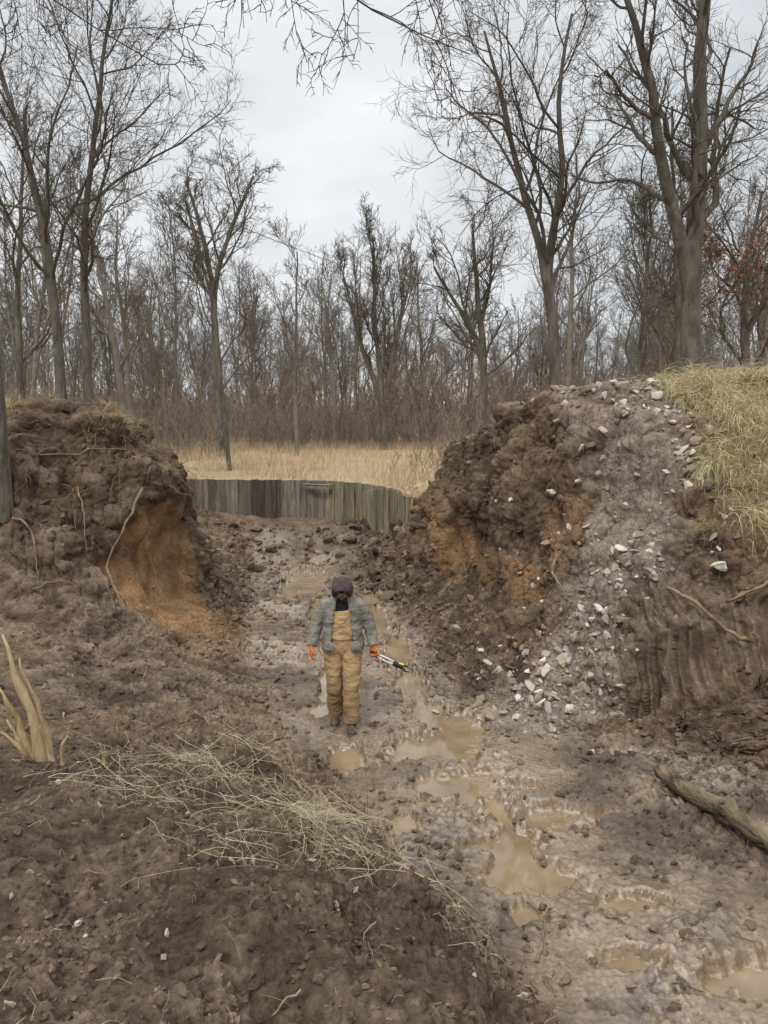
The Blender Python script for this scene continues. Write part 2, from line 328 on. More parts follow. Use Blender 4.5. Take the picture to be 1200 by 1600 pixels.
fx,fy,fz=V[:,0],V[:,1],V[:,2]; R_=lambda A:A.reshape(-1)
def gz(px,py):
    i=np.argmin((fx-px)**2+(fy-py)**2+ (0.0)); return float(fz[i])
def pick(w,n):
    w=np.clip(w,0,None)*VA; c=np.cumsum(w); return np.searchsorted(c,rng.random(n)*c[-1]).clip(0,len(w)-1)
print('terrain',V.shape,time.time()-T0)
wp=[(-2.6,17.1),(-2.2,10),(-1.4,8.4),(-.6,7),(.2,5.6),(1.0,4.6),(1.35,3.2),(1.4,1),(4.2,1),(4.1,6.6),(2.9,7.6),(1.6,8.1),(1.0,9.5),(.6,12),(.1,14.5),(-.6,16.4),(-.9,17.1)]
m=bpy.data.meshes.new('water'); m.from_pydata([(a,b_,0.003) for a,b_ in wp],[],[list(range(len(wp)))]); m.update(); add_obj('muddy_puddle_water',m,M_water)
# ------------------------------------------------------------ clods & rocks
import bmesh
def ico(sub):
    bm=bmesh.new(); bmesh.ops.create_icosphere(bm,subdivisions=sub,radius=1)
    v=np.array([q.co[:] for q in bm.verts]); f=np.array([[q.index for q in p.verts] for p in bm.faces]); bm.free(); return v,f
def scatter(name,ids,size,sub,mat,colr,angular=False,sink=.3,smooth=True,flat=.7,wetv=.3,rn=.35):
    n=len(ids); bv,bf=ico(sub); m_=len(bv)
    v=np.repeat(bv[None],n,0)
    off=rng.random((n,1,3))*50
    v=v*(1+rn*1.3*pn(v*1.1+off)[...,None]+rn*.9*pn(v*2.9+off)[...,None])
    if angular:
        for k in range(7):
            pl=nrm(rng.normal(size=(n,1,3))); d=(v*pl).sum(-1,keepdims=True); v=v-np.maximum(d-rng.uniform(.45,.75),0)*pl
    sc=np.stack([rng.uniform(.8,1.4,n),rng.uniform(.6,1.1,n),rng.uniform(.45,.9,n)*flat/.7],-1)*size[:,None]
    v=v*sc[:,None]
    q=nrm(rng.normal(size=(n,4))*np.array([1,.35,.35,1])); w,a,b_,c=q.T
    Rm=np.stack([1-2*(b_*b_+c*c),2*(a*b_-c*w),2*(a*c+b_*w),2*(a*b_+c*w),1-2*(a*a+c*c),2*(b_*c-a*w),2*(a*c-b_*w),2*(b_*c+a*w),1-2*(a*a+b_*b_)],-1).reshape(n,3,3)
    v=np.einsum('nij,nvj->nvi',Rm,v)+(V[ids]+VN[ids]*(size*(.5-sink))[:,None])[:,None]
    F=(bf[None]+np.arange(n)[:,None,None]*m_).reshape(-1,3)
    me=mesh_np(name,v.reshape(-1,3),F,smooth); set_attr(me,'Col',np.repeat(colr,m_,0))
    if mat is M_soil:
        a=me.attributes.new('Wet','FLOAT','POINT'); a.data.foreach_set('value',np.full(n*m_,wetv,f32))
    return add_obj(name,me,mat)
flr=R_(floor); inview=(np.abs(fx)<.56*fy+.8)*(fy>1.2)
edge=np.exp(-((R_(SEG)-4.8)/.55)**2)+np.exp(-((R_(SEG)-6.2)/.5)**2)
w=inview*(fy<18.5)*(1-R_(field))*(.3*(1-flr)*(VN[:,2]>.4)+1.2*edge*(fy>4)+.05*flr*(R_(pud)<.1)+.8*R_(rightmud)+1.2*R_(sst(.25,.5,pn(P,1.0,81.)))*(1-flr)*(VN[:,2]>.3))*(R_(pud)<.3)*(1-.8*R_(hf))
nc=14000; ids=pick(w,nc); s=.010+.055*rng.random(nc)**3.6
s*=np.where(fy[ids]<4,.5,1)*np.where(fy[ids]>12,1.4,1)
scatter('mud_clods',ids,s,2,M_soil,VC[ids]*rng.uniform(.8,1.3,(nc,1)),angular=True,smooth=False,sink=.5,rn=.5)
nc=18000; ids=pick(inview*(fy<6.5)*(1-flr)*(.3+R_(sst(.4,.6,b2)))/(.3+fy),nc); s=.003+.014*rng.random(nc)**3
scatter('soil_crumbs',ids,s,1,M_soil,VC[ids]*rng.uniform(.6,1.8,(nc,1)),angular=False,smooth=False,sink=.35,rn=.5,wetv=.02)
# rocks
def gb(c,s): return np.exp(-((fx-c[0])/s[0])**2-((fy-c[1])/s[1])**2)
wr=.4*R_(grav)+2*gb((1.55,9.2),(.3,.3))+2*gb((2.0,8.5),(.4,.35))+2*gb((3.05,8.9),(.3,.22))+2.5*gb((4.0,10.3),(.2,.9))+1.0*gb((3.6,11),(.7,.4))+2*gb((4.1,9.3),(.16,.7))+.8*gb((2.4,8.7),(.9,.5))+.25*gb((2.2,10),(.9,1.5))+.3*gb((1.2,9.5),(.5,1.5))
wr=wr*(fx>.6); n=1100; ids=pick(wr*inview*(R_(grs)<.6),n); s=.008+.088*rng.random(n)**3.3
rc=np.array([.47,.415,.35])*rng.uniform(.45,1.35,(n,1))*rng.uniform(.97,1.03,(n,3)); rc=np.where(rng.random((n,1))<.5,VC[ids]*1.35,rc)
scatter('limestone_rubble',ids,s,2,M_rock,rc.clip(.05,.7),True,sink=.2,smooth=False)
n=190; w2=inview*(fy<18.5)*(fy>14)*gb((-1.0,18.0),(2.5,.7))+gb((.2,16.2),(.6,1))*(fy<17.5)+.8*gb((-.2,14.5),(.5,1.5))+.5*gb((-3.6,16.5),(.8,1.2))
ids=pick(w2*(1-R_(field))*(R_(pud)<.2),n); scatter('broken_mud_slabs',ids,.03+.16*rng.random(n)**2,2,M_soil,VC[ids]*rng.uniform(.5,1.5,(n,1)),True,sink=.2,smooth=False)
# ------------------------------------------------------------ grass / straw
def blades(name,ids,L,lean,droop,width,c1,c2,nseg=5,flow=None,mat=M_straw):
    n=len(ids); p=V[ids]-VN[ids]*.01; d=nrm(VN[ids]*.4+np.array([0,0,.7])+rng.normal(size=(n,3))*lean+(0 if flow is None else flow))
    P_=[p]; 
    for k in range(nseg-1):
        p=p+d*(L/(nseg-1))[:,None]; P_.append(p); d=nrm(d+np.array([0,0,-1.])*droop+rng.normal(size=(n,3))*.12)
    P_=np.stack(P_,1); W=width*np.linspace(1,.25,nseg)[None]*rng.uniform(.6,1.3,(n,1))
    Vv,Ff=ribbons(P_,W)
    t=rng.random((n,1)); cc=(np.array(c1)*(1-t)+np.array(c2)*t)*rng.uniform(.7,1.25,(n,1))
    me=mesh_np(name,Vv,Ff,False); set_attr(me,'Col',np.repeat(cc,nseg*2,0)); return add_obj(name,me,mat)
inv2=(np.abs(fx)<.56*fy+1.5)
tuft=R_(sst(.08,.42,pn(P,2.6,95.)))
n=20000; ids=pick(R_(grs)*inv2*(fy<14)*(fy>8)*(.1+tuft),n)
blades('dry_grass_bank',ids,rng.uniform(.15,.6,n),.45,.5,.0032,(.64,.53,.34),(.44,.39,.21),flow=np.array([-.15,-.6,-.3]),nseg=6)
n=2500; ids=pick(inv2*(fx<-3.2)*(fz>3.2)*(fy<16)*R_(sst(.4,.6,b1)),n); blades('dry_grass_crest',ids,rng.uniform(.1,.3,n),.4,.3,.0035,(.5,.4,.22),(.36,.29,.16))
n=42000; ids=pick(R_(field)*(np.abs(fx)<.56*fy+3)*(fy<44)*(fy>15)/(1+.02*fy)*(.15+R_(sst(-.1,.5,pn(P,.7,91.)))),n)
blades('field_grass',ids,rng.uniform(.15,.5,n)*(1+.9*(rng.random(n)<.06)),.3,.14,.007,(.62,.49,.32),(.44,.32,.2),nseg=4)
def laid(name,ids,L,wid,c1,c2,rad=None,curl=.18,lift=.02,S=3,mat=M_straw,dirs=None,spread=.45):
    n=len(ids); N=VN[ids]; a=rng.normal(size=(n,3)) if dirs is None else dirs+rng.normal(size=(n,3))*spread
    d=nrm(a-N*(a*N).sum(-1,keepdims=True)); p=V[ids]+N*lift*rng.random((n,1))+N*.008; P_=[]
    p=p-d*(L*.5)[:,None]
    for k in range(6):
        P_.append(p+N*(.012*k*(5-k)*rng.random((n,1))*.4)); p=p+d*(L/5)[:,None]; d=nrm(d+rng.normal(size=(n,3))*curl*np.array([1,1,.4]))
    P_=np.stack(P_,1); W=wid[:,None]*np.linspace(1,.5,6)[None]
    Vv,Ff=tubes(P_,W,S); t=rng.random((n,1)); cc=(np.array(c1)*(1-t)+np.array(c2)*t)*rng.uniform(.7,1.2,(n,1))
    me=mesh_np(name,Vv,Ff,False); set_attr(me,'Col',np.repeat(cc,6*S,0)); return add_obj(name,me,mat)
n=1250; hw=gb((-.75,4.35),(.8,.55))+.6*gb((-1.2,5.2),(.5,.4))+.45*gb((-.3,3.6),(.5,.3))
ids=pick(inv2*hw*(fy>2.5)*(1-flr)*(.15+R_(sst(.0,.35,pn(P,3.2,97.)))),n)
laid('straw_heap',ids,.06+.5*rng.random(n)**1.8,rng.uniform(.0008,.0022,n),(.54,.46,.31),(.28,.22,.14),lift=.07,dirs=np.array([1.,-.35,0]),spread=.95)
n=1400; ids=pick(inview*(fy<7.5)*(fy>1.6)*(1-flr)*(fx<1.3)*(.2+R_(sst(.4,.7,b1))),n)
laid('scattered_straw',ids,rng.uniform(.02,.17,n),rng.uniform(.0007,.0018,n),(.48,.38,.25),(.24,.17,.11),lift=.02)
n=680; ids=pick(inview*(fy<18)*(fy>1.6)*(R_(pud)<.3)*(.4+1*(fx>1)*(fy<6)),n)
laid('scattered_twigs',ids,rng.uniform(.06,.4,n)*np.where(fy[ids]<4,.5,1),rng.uniform(.0012,.005,n),(.14,.10,.07),(.3,.23,.15),lift=.03,S=5,curl=.2,mat=M_rock)
n=30; ids=pick(inview*(fy<6)*(fy>1.9)*(1-flr),n)
laid('bark_chips',ids,rng.uniform(.03,.10,n),rng.uniform(.005,.012,n),(.38,.30,.22),(.24,.17,.12),lift=.005,S=5,curl=.06,mat=M_rock)
n=40; ids=pick(inview*(fy<7)*(fy>1.9)*(1-flr),n); scatter('loose_stones',ids,.008+.016*rng.random(n)**2,2,M_rock,np.array([[.45,.4,.34]])*rng.uniform(.5,1.2,(n,1)),True,sink=.2,smooth=False)
n=420; ids=pick(inview*(fy<8)*(fy>1.6)*(1-flr),n)
def leaves(name,pts,nr,size,c1,c2):
    n=len(pts); a=nrm(np.cross(nr+rng.normal(size=(n,3))*.4,rng.normal(size=(n,3)))); b_=nrm(np.cross(nr+rng.normal(size=(n,3))*.5,a))
    s=size[:,None]; v=np.stack([pts-a*s,pts-b_*s*.5,pts+a*s,pts+b_*s*.5],1)
    me=mesh_np(name,v.reshape(-1,3),np.arange(n*4).reshape(n,4)); t=rng.random((n,1))
    set_attr(me,'Col',np.repeat((np.array(c1)*(1-t)+np.array(c2)*t),4,0)); return me
add_obj('fallen_leaves',leaves('l',V[ids]+VN[ids]*.012,VN[ids],rng.uniform(.010,.028,n),(.36,.27,.19),(.18,.12,.075)),M_rock)
def walk(p,d,L,n,wig,grav,N=None):
    Pp=[p]; 
    for k in range(n-1):
        p=p+d*(L/(n-1))[:,None]; Pp.append(p); d=nrm(d+rng.normal(size=d.shape)*wig+np.array([0,0,grav]))
    return np.stack(Pp,1)
n=560; w=inview*steep.reshape(-1)*(fy>8)*(fy<14)*(fz>1.1)*np.where((fx<-2.5)|(fx>3.4),1.,.2)*(1-R_(hf))
ids=pick(w,n); Pp=walk(V[ids]-VN[ids]*.02,nrm(VN[ids]+rng.normal(size=(n,3))*.6),.08+.8*rng.random(n)**2,9,.35,-.25)
v,F_=tubes(Pp,rng.uniform(.002,.007,n)[:,None]*np.linspace(1,.3,9)[None],4); add_obj('hanging_roots',mesh_np('r',v,F_,True),M_root)
def stick(name,pts,r0,r1,mat=M_root,S=9,parent=None,N=14,bumpy=.12):
    pts=np.array(pts,float); t=np.linspace(0,1,len(pts)); tt=np.linspace(0,1,N)
    Pp=np.stack([np.interp(tt,t,pts[:,k]) for k in range(3)],-1)
    for _ in range(2): Pp[1:-1]=(Pp[:-2]+2*Pp[1:-1]+Pp[2:])/4
    if bumpy>.03 and N>6:
        L_=np.linalg.norm(pts[-1]-pts[0]); Pp[1:-1]+=rng.normal(size=(N-2,3))*L_*.008
    R=np.interp(tt,[0,1],[r0,r1])*(1+bumpy*rng.normal(size=N)); 
    Pp=np.concatenate([Pp[:1],Pp,Pp[-1:]]); R=np.concatenate([[1e-4],R,[1e-4]])
    Pp[0]+=(Pp[1]-Pp[2])*.02; Pp[-1]+=(Pp[-2]-Pp[-3])*.02
    v,F_=tubes(Pp[None],R[None],S); return add_obj(name,mesh_np(name,v,F_,True),mat,parent)
M_log=noisy('log_bark',(.09,.068,.04),(.26,.20,.125),9,.85,1.,30,stretch=(1,.3,1),bdist=.03)
M_split=noisy('splintered_wood',(.28,.19,.10),(.60,.45,.27),9,.75,.8,60,stretch=(1,1,.2))
z1=gz(2.65,6.6);z2=gz(3.4,4.6)
log=bpy.data.objects.new('fallen_log',None); COL.objects.link(log)
stick('trunk',[(2.62,6.62,z1+.10),(2.9,5.9,.16+.12),(3.15,5.2,.24),(3.5,4.3,z2+.1)],.075,.092,M_log,14,log,N=26,bumpy=.05)
stick('knot',[(2.9,5.9,.31),(2.82,5.82,.41)],.028,.018,M_log,8,log)
stick('knot',[(3.12,5.3,.30),(3.2,5.28,.37)],.022,.015,M_log,8,log)
sp=bpy.data.objects.new('splintered_stump',None); COL.objects.link(sp)
zb=gz(-2.35,4.7)
for k,(dx_,h,ln,r) in enumerate([(0,.90,.20,.05),(.03,.72,.16,.042),(-.03,.55,.22,.036),(.045,.36,.08,.03),(-.05,.3,.3,.018),(-.12,.3,.12,.016),(.07,.18,-.08,.022)]):
    bx=-2.27+dx_; by=4.68+rng.uniform(-.04,.04)
    stick('splinter_%d'%k,[(bx+.03,by,zb-.08),(bx-ln*.35,by+.01,zb+h*.42),(bx-ln*.7,by,zb+h*.75),(bx-ln,by,zb+h)],r,.006,M_split,5,sp,N=9,bumpy=.2)
stick('broken_stake',[(-1.93,4.85,gz(-1.93,4.85)-.03),(-1.96,4.85,gz(-1.93,4.85)+.16)],.012,.003,M_split,5)
def onface(px,py,pz,out=.03):
    i=np.argmin((fx-px)**2+(fy-py)**2+(fz-pz)**2); return V[i]+VN[i]*out
r_=[onface(-3.45,10.6,2.55,.12),onface(-3.75,10.45,2.2,.18),onface(-3.95,10.2,1.6,.15),onface(-3.8,9.9,1.0,.1),onface(-3.7,9.8,.75,.03)]
stick('exposed_root',r_,.022,.010,M_root,8,N=18)
r_=[onface(-3.3,10.7,2.0,.12),onface(-3.1,10.6,1.5,.12),onface(-2.95,10.5,1.0,.08)]; stick('exposed_root',r_,.008,.004,M_root,6)
r_=[onface(-5,10.2,2.9,.05),onface(-4.4,10.4,3.0,.12),onface(-3.9,10.9,3.2,.12),onface(-3.3,12,2.6,.1)]; stick('exposed_root',r_,.014,.005,M_root,6)
r_=[onface(-4.8,9.3,1.3,.05),onface(-4.2,9.5,1.4,.12),onface(-3.6,9.8,1.1,.1)]; stick('exposed_root',r_,.014,.004,M_root,6)
r_=[onface(-4.9,9.6,2.3,.05),onface(-4.6,9.7,2.1,.2),onface(-4.5,9.6,1.7,.18),onface(-4.55,9.4,1.2,.05)]; stick('exposed_root',r_,.015,.005,M_root,6)
r_=[onface(-4.3,10.3,2.6,.02),onface(-4.1,10.1,2.3,.25),onface(-4.15,9.8,1.7,.2)]; stick('exposed_root',r_,.012,.004,M_root,6)
stick('broken_branch',[onface(3.35,8.35,1.75,.02),onface(3.5,8.2,1.45,.16),onface(3.65,8.05,1.15,.2)+np.array([0,-.02,0]),onface(4.0,8.1,1.0,.15)],.018,.026,M_root,8)
stick('broken_branch',[onface(3.8,8.3,1.5,.1),onface(4.3,8.3,1.7,.15),onface(4.8,8.4,1.9,.1)],.014,.025,M_root,8)
stick('broken_branch',[onface(2.25,9.7,1.9,.12),onface(2.2,9.5,1.6,.2),onface(2.3,9.3,1.4,.1)],.02,.012,M_root,8)
stick('broken_branch',[onface(4.2,10.6,4,.03),onface(4.35,10.4,4.1,.12),onface(4.55,10.5,4.2,.1)],.025,.015,M_root,8)
for (px,py,h) in [(-.75,5.35,.55),(-.12,4.75,.7),(-.9,6.0,.25),(-.5,3.6,.3)]:
    zz=gz(px,py); stick('weed_stem',[(px,py,zz-.03),(px+.01,py,zz+h*.5),(px-.02,py+.01,zz+h)],.003,.001,M_root,5,bumpy=.02)
for q in [[(1.0,4.4),(1.15,4.8),(1.0,5.2)],[(1.5,4.15),(1.8,4.2),(2.1,4.1)],[(1.9,4.9),(2.2,4.65),(2.5,4.55)],[(1.5,3.75),(1.8,3.8),(2.2,3.6)],[(-1.2,5.6),(-1.0,5.8),(-.75,6)]]:
    q=[(a,b_,max(gz(a,b_),0)+.012) for a,b_ in q]; stick('fallen_branch',q,.009,.003,M_root,6,bumpy=.2)
print('props',time.time()-T0)
# ------------------------------------------------------------ trees
def grow(P,R,k,tmin,tmax,lenf,ang,nseg,wig,up,rf,rmin,shape=.5,rg=rng,endf=.35):
    B,N,_=P.shape; plen=np.linalg.norm(np.diff(P,axis=1),axis=-1).sum(1)
    t=tmin+(tmax-tmin)*((np.arange(k)[None]+rg.random((B,k)))/k); 
    q=t*(N-1); i=np.minimum(q.astype(int),N-2); fr=(q-i)[...,None]
    bi=np.arange(B)[:,None]; p=P[bi,i]*(1-fr)+P[bi,i+1]*fr; d=nrm(P[bi,i+1]-P[bi,i]); r=R[bi,i]*(1-fr[...,0])+R[bi,i+1]*fr[...,0]
    tr=(t-tmin)/max(tmax-tmin,1e-6)
    L=plen[:,None]*lenf*(1-shape*tr)*rg.uniform(.5,1.35,t.shape)
    p=p.reshape(-1,3);d=d.reshape(-1,3);r=r.ravel()*rf;L=L.ravel(); n=len(p)
    rv=rg.normal(size=(n,3)); s=nrm(np.cross(d,rv)); a=np.radians(rg.normal(ang,ang*.25,n))[:,None]
    dd=nrm(d*np.cos(a)+s*np.sin(a)); Pp=[p]
    for j in range(nseg-1):
        dd=nrm(dd+rg.normal(size=(n,3))*wig+np.array([0,0,up])); p=p+dd*(L/(nseg-1))[:,None]; Pp.append(p)
    r=np.maximum(r,rmin); Rr=r[:,None]*np.linspace(1,endf,nseg)[None]; Rr=np.maximum(Rr,rmin*.5)
    return np.stack(Pp,1),Rr
def resamp(pts,N,wob=0,rg=rng):
    pts=np.array(pts,float); dl=np.concatenate([[0],np.cumsum(np.linalg.norm(np.diff(pts,axis=0),axis=1))]); tt=np.linspace(0,dl[-1],N)
    Q=np.stack([np.interp(tt,dl,pts[:,k]) for k in range(3)],-1)
    for _ in range(2): Q[1:-1]=(Q[:-2]+2*Q[1:-1]+Q[2:])/4
    if wob: Q[1:,:2]+=np.cumsum(rg.normal(size=(N-1,2)),0)*wob
    return Q
def tree_mesh(name,stems,ks=(11,8,7,5),tmin=.38,rmin=.005,up=.06,wig=.15,lenf=.42,ang=46,seed=0,rg=None,flare=True,tips=None,wob=.03):
    rg=rg or np.random.default_rng(seed); mb=MB(); mt=MB()
    L0P=[];L0R=[]
    wo=np.cumsum(rg.normal(size=(17,2)),0)*wob
    for pts,r0,r1 in stems:
        Q=resamp(pts,18,0,rg); Q[1:,:2]+=wo; R=np.interp(np.linspace(0,1,18),[0,1],[r0,r1]); 
        if flare: R[0]*=1.35;R[1]*=1.1
        L0P.append(Q);L0R.append(R)
    P0=np.stack(L0P);R0=np.stack(L0R)
    v,F_=tubes(P0,R0,12); mb.add(v,F_)
    P1,R1=grow(P0,R0,ks[0],tmin,1.0,lenf,ang,12,wig,up,.5,rmin*2.2,.55,rg,.25); v,F_=tubes(P1,R1,7); mb.add(v,F_)
    P2,R2=grow(P1,R1,ks[1],.18,1.0,.5,ang,8,wig*.95,up,.55,rmin*1.6,.45,rg,.3); v,F_=tubes(P2,R2,5); mb.add(v,F_)
    P3,R3=grow(P2,R2,ks[2],.15,1.0,.55,44,6,wig*.8,up*.7,.6,rmin*1.15,.35,rg); v,F_=tubes(P3,R3,3); mt.add(v,F_)
    if ks[3]:
        P4,R4=grow(P3,R3,ks[3],.15,1.0,.6,40,4,.1,up*.5,.7,rmin,.3,rg); v,F_=tubes(P4,R4,3); mt.add(v,F_)
    if tips is not None: tips.append(P4.reshape(-1,3) if ks[3] else P3.reshape(-1,3))
    nb=len(np.concatenate(mb.F)); me=MB(); 
    me.add(np.concatenate(mb.V),np.concatenate(mb.F)); me.add(np.concatenate(mt.V),np.concatenate(mt.F))
    m=me.mesh(name,True); nf=len(m.polygons); mi=np.ones(nf,np.int32); mi[:nb]=0
    return m,mi
def tree(name,stems,matb=M_bark,matt=M_twig,**k):
    m,mi=tree_mesh(name,stems,**k); m.materials.append(matb); m.materials.append(matt); m.polygons.foreach_set('material_index',mi); return add_obj(name,m)
tree('bare_tree',[([(-7.75,18,1.6),(-7.8,18,5),(-7.95,18.1,8),(-8.6,18,11.1),(-9.2,18,13.2)],.15,.03)],seed=1,ks=(14,9,7,5),tmin=.4,ang=42,up=.07,lenf=.36,wob=.02)
tree('bare_tree',[([(-7.25,18.3,1.6),(-7.25,18.3,5),(-7.2,18.3,8),(-6.7,18.3,10.9),(-6.3,18.3,13)],.145,.03)],seed=2,ks=(14,9,7,5),tmin=.4,ang=42,up=.07,lenf=.36,wob=.02)
tree('bare_tree',[([(-7.0,32,1.7),(-7.15,32,6),(-7.2,32,9.3),(-7.6,32,11.5),(-8.2,32,13.2)],.24,.05),([(-7.0,32,1.7),(-7.15,32,6),(-7.2,32,9.0),(-6.4,32,11.2),(-5.4,32,13.4)],.22,.05)],seed=33,tmin=.55,ks=(8,8,7,4),rmin=.008,flare=False,lenf=.3,ang=50,wob=.02)
tree('bare_tree',[([(0,38,1.7),(-.1,38,5.5),(-.3,38,9),(-.4,38,12.4)],.2,.04),([(0,38,1.7),(0,38,4.2),(.9,38,8),(1.6,38,11)],.18,.03),([(0,38,1.7),(0,38,4.0),(-1.1,38,7.5),(-2,38,11)],.18,.03)],seed=4,tmin=.35,ks=(10,8,6,4),rmin=.009,ang=28,flare=False,up=.13,lenf=.36)
tree('bare_tree',[([(3.9,30,1.7),(4.0,30,6),(3.7,30,8.3),(3.6,30,11.0)],.22,.05),([(3.9,30,1.7),(4,30,6),(2.9,30,8.0),(2.1,30,9.4)],.2,.04)],seed=5,tmin=.4,ks=(9,8,7,4),rmin=.008,flare=False)
tree('bare_tree',[([(4.5,19,1.8),(4.35,19,5),(4.05,19,7.7),(4.6,19.2,9.6),(4.2,19,11.4),(4.5,19,13.2)],.19,.03),([(4.5,19,1.8),(4.35,19,5),(4.05,19,7.5),(3.4,19,9.2),(3.1,19,10.8),(2.4,19,12.8)],.18,.03)],seed=6,tmin=.42,ks=(10,8,7,5),flare=False,wig=.19,lenf=.38)
tree('bare_tree',[([(6.35,15.5,2.2),(6.35,15.5,5),(6.2,15.5,6.9),(6.4,15.5,9.2),(6.3,15.5,11),(6.9,15.5,14)],.25,.06),([(6.35,15.5,2.2),(6.35,15.5,5),(6.2,15.5,6.5),(5.6,15.3,8.2),(5.3,15,10),(4.6,15,12)],.23,.04)],seed=7,tmin=.42,ks=(9,8,7,5),flare=False,wig=.19,lenf=.38)
tree('bare_tree',[([(-5.09,9.8,2.2),(-5.12,9.8,4.5),(-5.22,9.8,6.2),(-5.9,9.8,10)],.14,.09)],seed=8,tmin=.8,ks=(4,5,5,4),flare=False,wob=.0)
tree('bare_tree',[([(-4.5,-2.5,1.7),(-4.3,-2.5,6),(-4.2,-2.4,11)],.28,.1)],seed=9,tmin=.85,ks=(3,4,4,3))
def limb(name,pts,r0,r1,seed,ks,lenf=.3,up=-.03,t0=.5):
    rg=np.random.default_rng(seed); Q=resamp(pts,24,.02,rg)[None]; R=(r1+(r0-r1)*(1-np.linspace(0,1,24))**1.3)[None]; mb=MB(); v,F_=tubes(Q,R,8); mb.add(v,F_)
    P1,R1=grow(Q,R,ks[0],t0,1,lenf,42,9,.16,up,.6,.005,.5,rg,.3); v,F_=tubes(P1,R1,5); mb.add(v,F_)
    P2,R2=grow(P1,R1,ks[1],.15,1,.5,45,7,.2,up,.6,.0035,.4,rg); v,F_=tubes(P2,R2,4); mb.add(v,F_)
    P3,R3=grow(P2,R2,ks[2],.15,1,.5,45,5,.2,up,.7,.003,.4,rg); v,F_=tubes(P3,R3,4); mb.add(v,F_)
    return mb
tr=bpy.data.objects['bare_tree.008']
for i,(pts,ks,sd,t0) in enumerate([([(-4.25,-2.45,7),(-2.6,1,7.6),(-1.2,4.2,6.85),(-.5,5.1,6.45),(.1,5.5,6.35),(.7,5.8,6.3)],(12,8,5),21,.6),([(-4.25,-2.45,5.6),(-4.1,2,7.3),(-3.0,4.8,6.7),(-2.3,5.4,6.35),(-1.7,5.7,6.1)],(10,8,5),22,.65),([(-4.2,-2.4,8.2),(-2,2,8.4),(-.3,4.6,7.0),(.2,5.0,6.4),(.3,5.3,6.1)],(8,6,5),23,.7)]):
    mb=limb('l',pts,.05,.004,sd,ks,.15,t0=t0); o=add_obj('overhanging_limb_%d'%i,mb.mesh('l',True),M_twig); o.parent=tr
tips=[]
m,mi=tree_mesh('oak',[([(11.6,24,1.8),(11.6,24,5),(11.4,24,7.5),(11.7,24,10.5)],.2,.04)],tips=tips,seed=12,tmin=.25,ks=(12,8,6,4),rmin=.007)
m.materials.append(M_bark);m.materials.append(M_twig);m.polygons.foreach_set('material_index',mi); oak=add_obj('oak_tree',m)
tp=tips[0][rng.integers(0,len(tips[0]),9000)]; tp=tp[tp[:,2]<9.8]; nl=len(tp)
add_obj('leaves',leaves('ol',tp+rng.normal(size=(nl,3))*.05,rng.normal(size=(nl,3)),rng.uniform(.03,.06,nl),(.36,.17,.09),(.21,.105,.06)),M_rock,oak)
mids=[(-11.6,24,11,.14),(-9.2,27,10,.15),(-4.0,34,9,.12),(-13.5,21,11,.13),(6.8,28,10,.17),(9.4,24,9,.14),(13.0,26,11,.18),(8.4,21,10,.12),(-2.6,40,9,.14),(11.5,19,11,.14),(2.2,42,9.5,.16),(-10.5,31,10,.14),(-4.9,23.6,8.3,.08),(7.4,22,8,.09)]
for i,(tx,ty,h,r0) in enumerate(mids):
    l=rng.normal(size=2)*.5
    tree('bare_tree',[([(tx,ty,1.6),(tx+l[0]*.3,ty,1.8+h*.4),(tx+l[0],ty+l[1],1.8+h*.75),(tx+l[0]*1.8,ty,1.8+h)],r0,.03)],seed=40+i,ks=(10,7,6,4),tmin=.3,rmin=.008,ang=40,up=.09,matb=M_barkhaze if ty>25 else M_bark,matt=M_barkhaze if ty>29 else M_twig,flare=False,lenf=.38)
print('hero trees',time.time()-T0)
woods=bpy.data.objects.new('distant_woods',None); COL.objects.link(woods)
var=[]
for i in range(7):
    rg=np.random.default_rng(100+i); h=13+rg.random()*3; l=rg.normal(size=2)*.6
    b0=[(0,0,-.3),(l[0]*.2,l[1]*.2,h*.3)]
    stems=[(b0+[(l[0],l[1],h*.7),(l[0]*1.5,0,h)],.12+.07*rg.random(),.03)]
    if i%2: stems.append((b0+[(l[0]*.2+1.1,l[1],h*.6),(l[0]+2.2,l[1],h*.9)],.12,.03))
    else: stems.append((b0+[(l[0]*.2-.6,l[1],h*.6),(l[0]-1.9,l[1],h*.88)],.12,.03))
    m,mi=tree_mesh('wood_tree',stems,ks=(9,7,5,3),tmin=.34,rmin=.012,ang=40,up=.10,rg=rg,flare=False,lenf=.36)
    m.materials.append(M_barkhaze);m.materials.append(M_barkhaze); var.append(m)
bvar=[]
for i in range(4):
    rg=np.random.default_rng(200+i); stems=[]
    for k in range(14):
        a=rg.random()*6.28; b0=rg.normal(size=2)*.9; s=rg.uniform(.2,.9); h=rg.uniform(1.0,3.0)
        stems.append(([(b0[0],b0[1],-.1),(b0[0]+s*.4*math.cos(a),b0[1]+s*.4*math.sin(a),h*.5),(b0[0]+s*math.cos(a),b0[1]+s*math.sin(a),h)],.014,.006))
    m,mi=tree_mesh('brush',stems,ks=(6,4,3,0),tmin=.15,rmin=.007,ang=35,up=.08,rg=rg,flare=False,lenf=.45,wob=.01); m.materials.append(M_brush); m.materials.append(M_brush); bvar.append(m)
rg=np.random.default_rng(77)
def inst(name,me,x,y,z,s,par):
    o=bpy.data.objects.new(name,me); COL.objects.link(o); o.location=(x,y,z); o.rotation_euler=(0,0,rg.random()*6.28); o.scale=(s,s,s*rg.uniform(.85,1.15)); o.parent=par
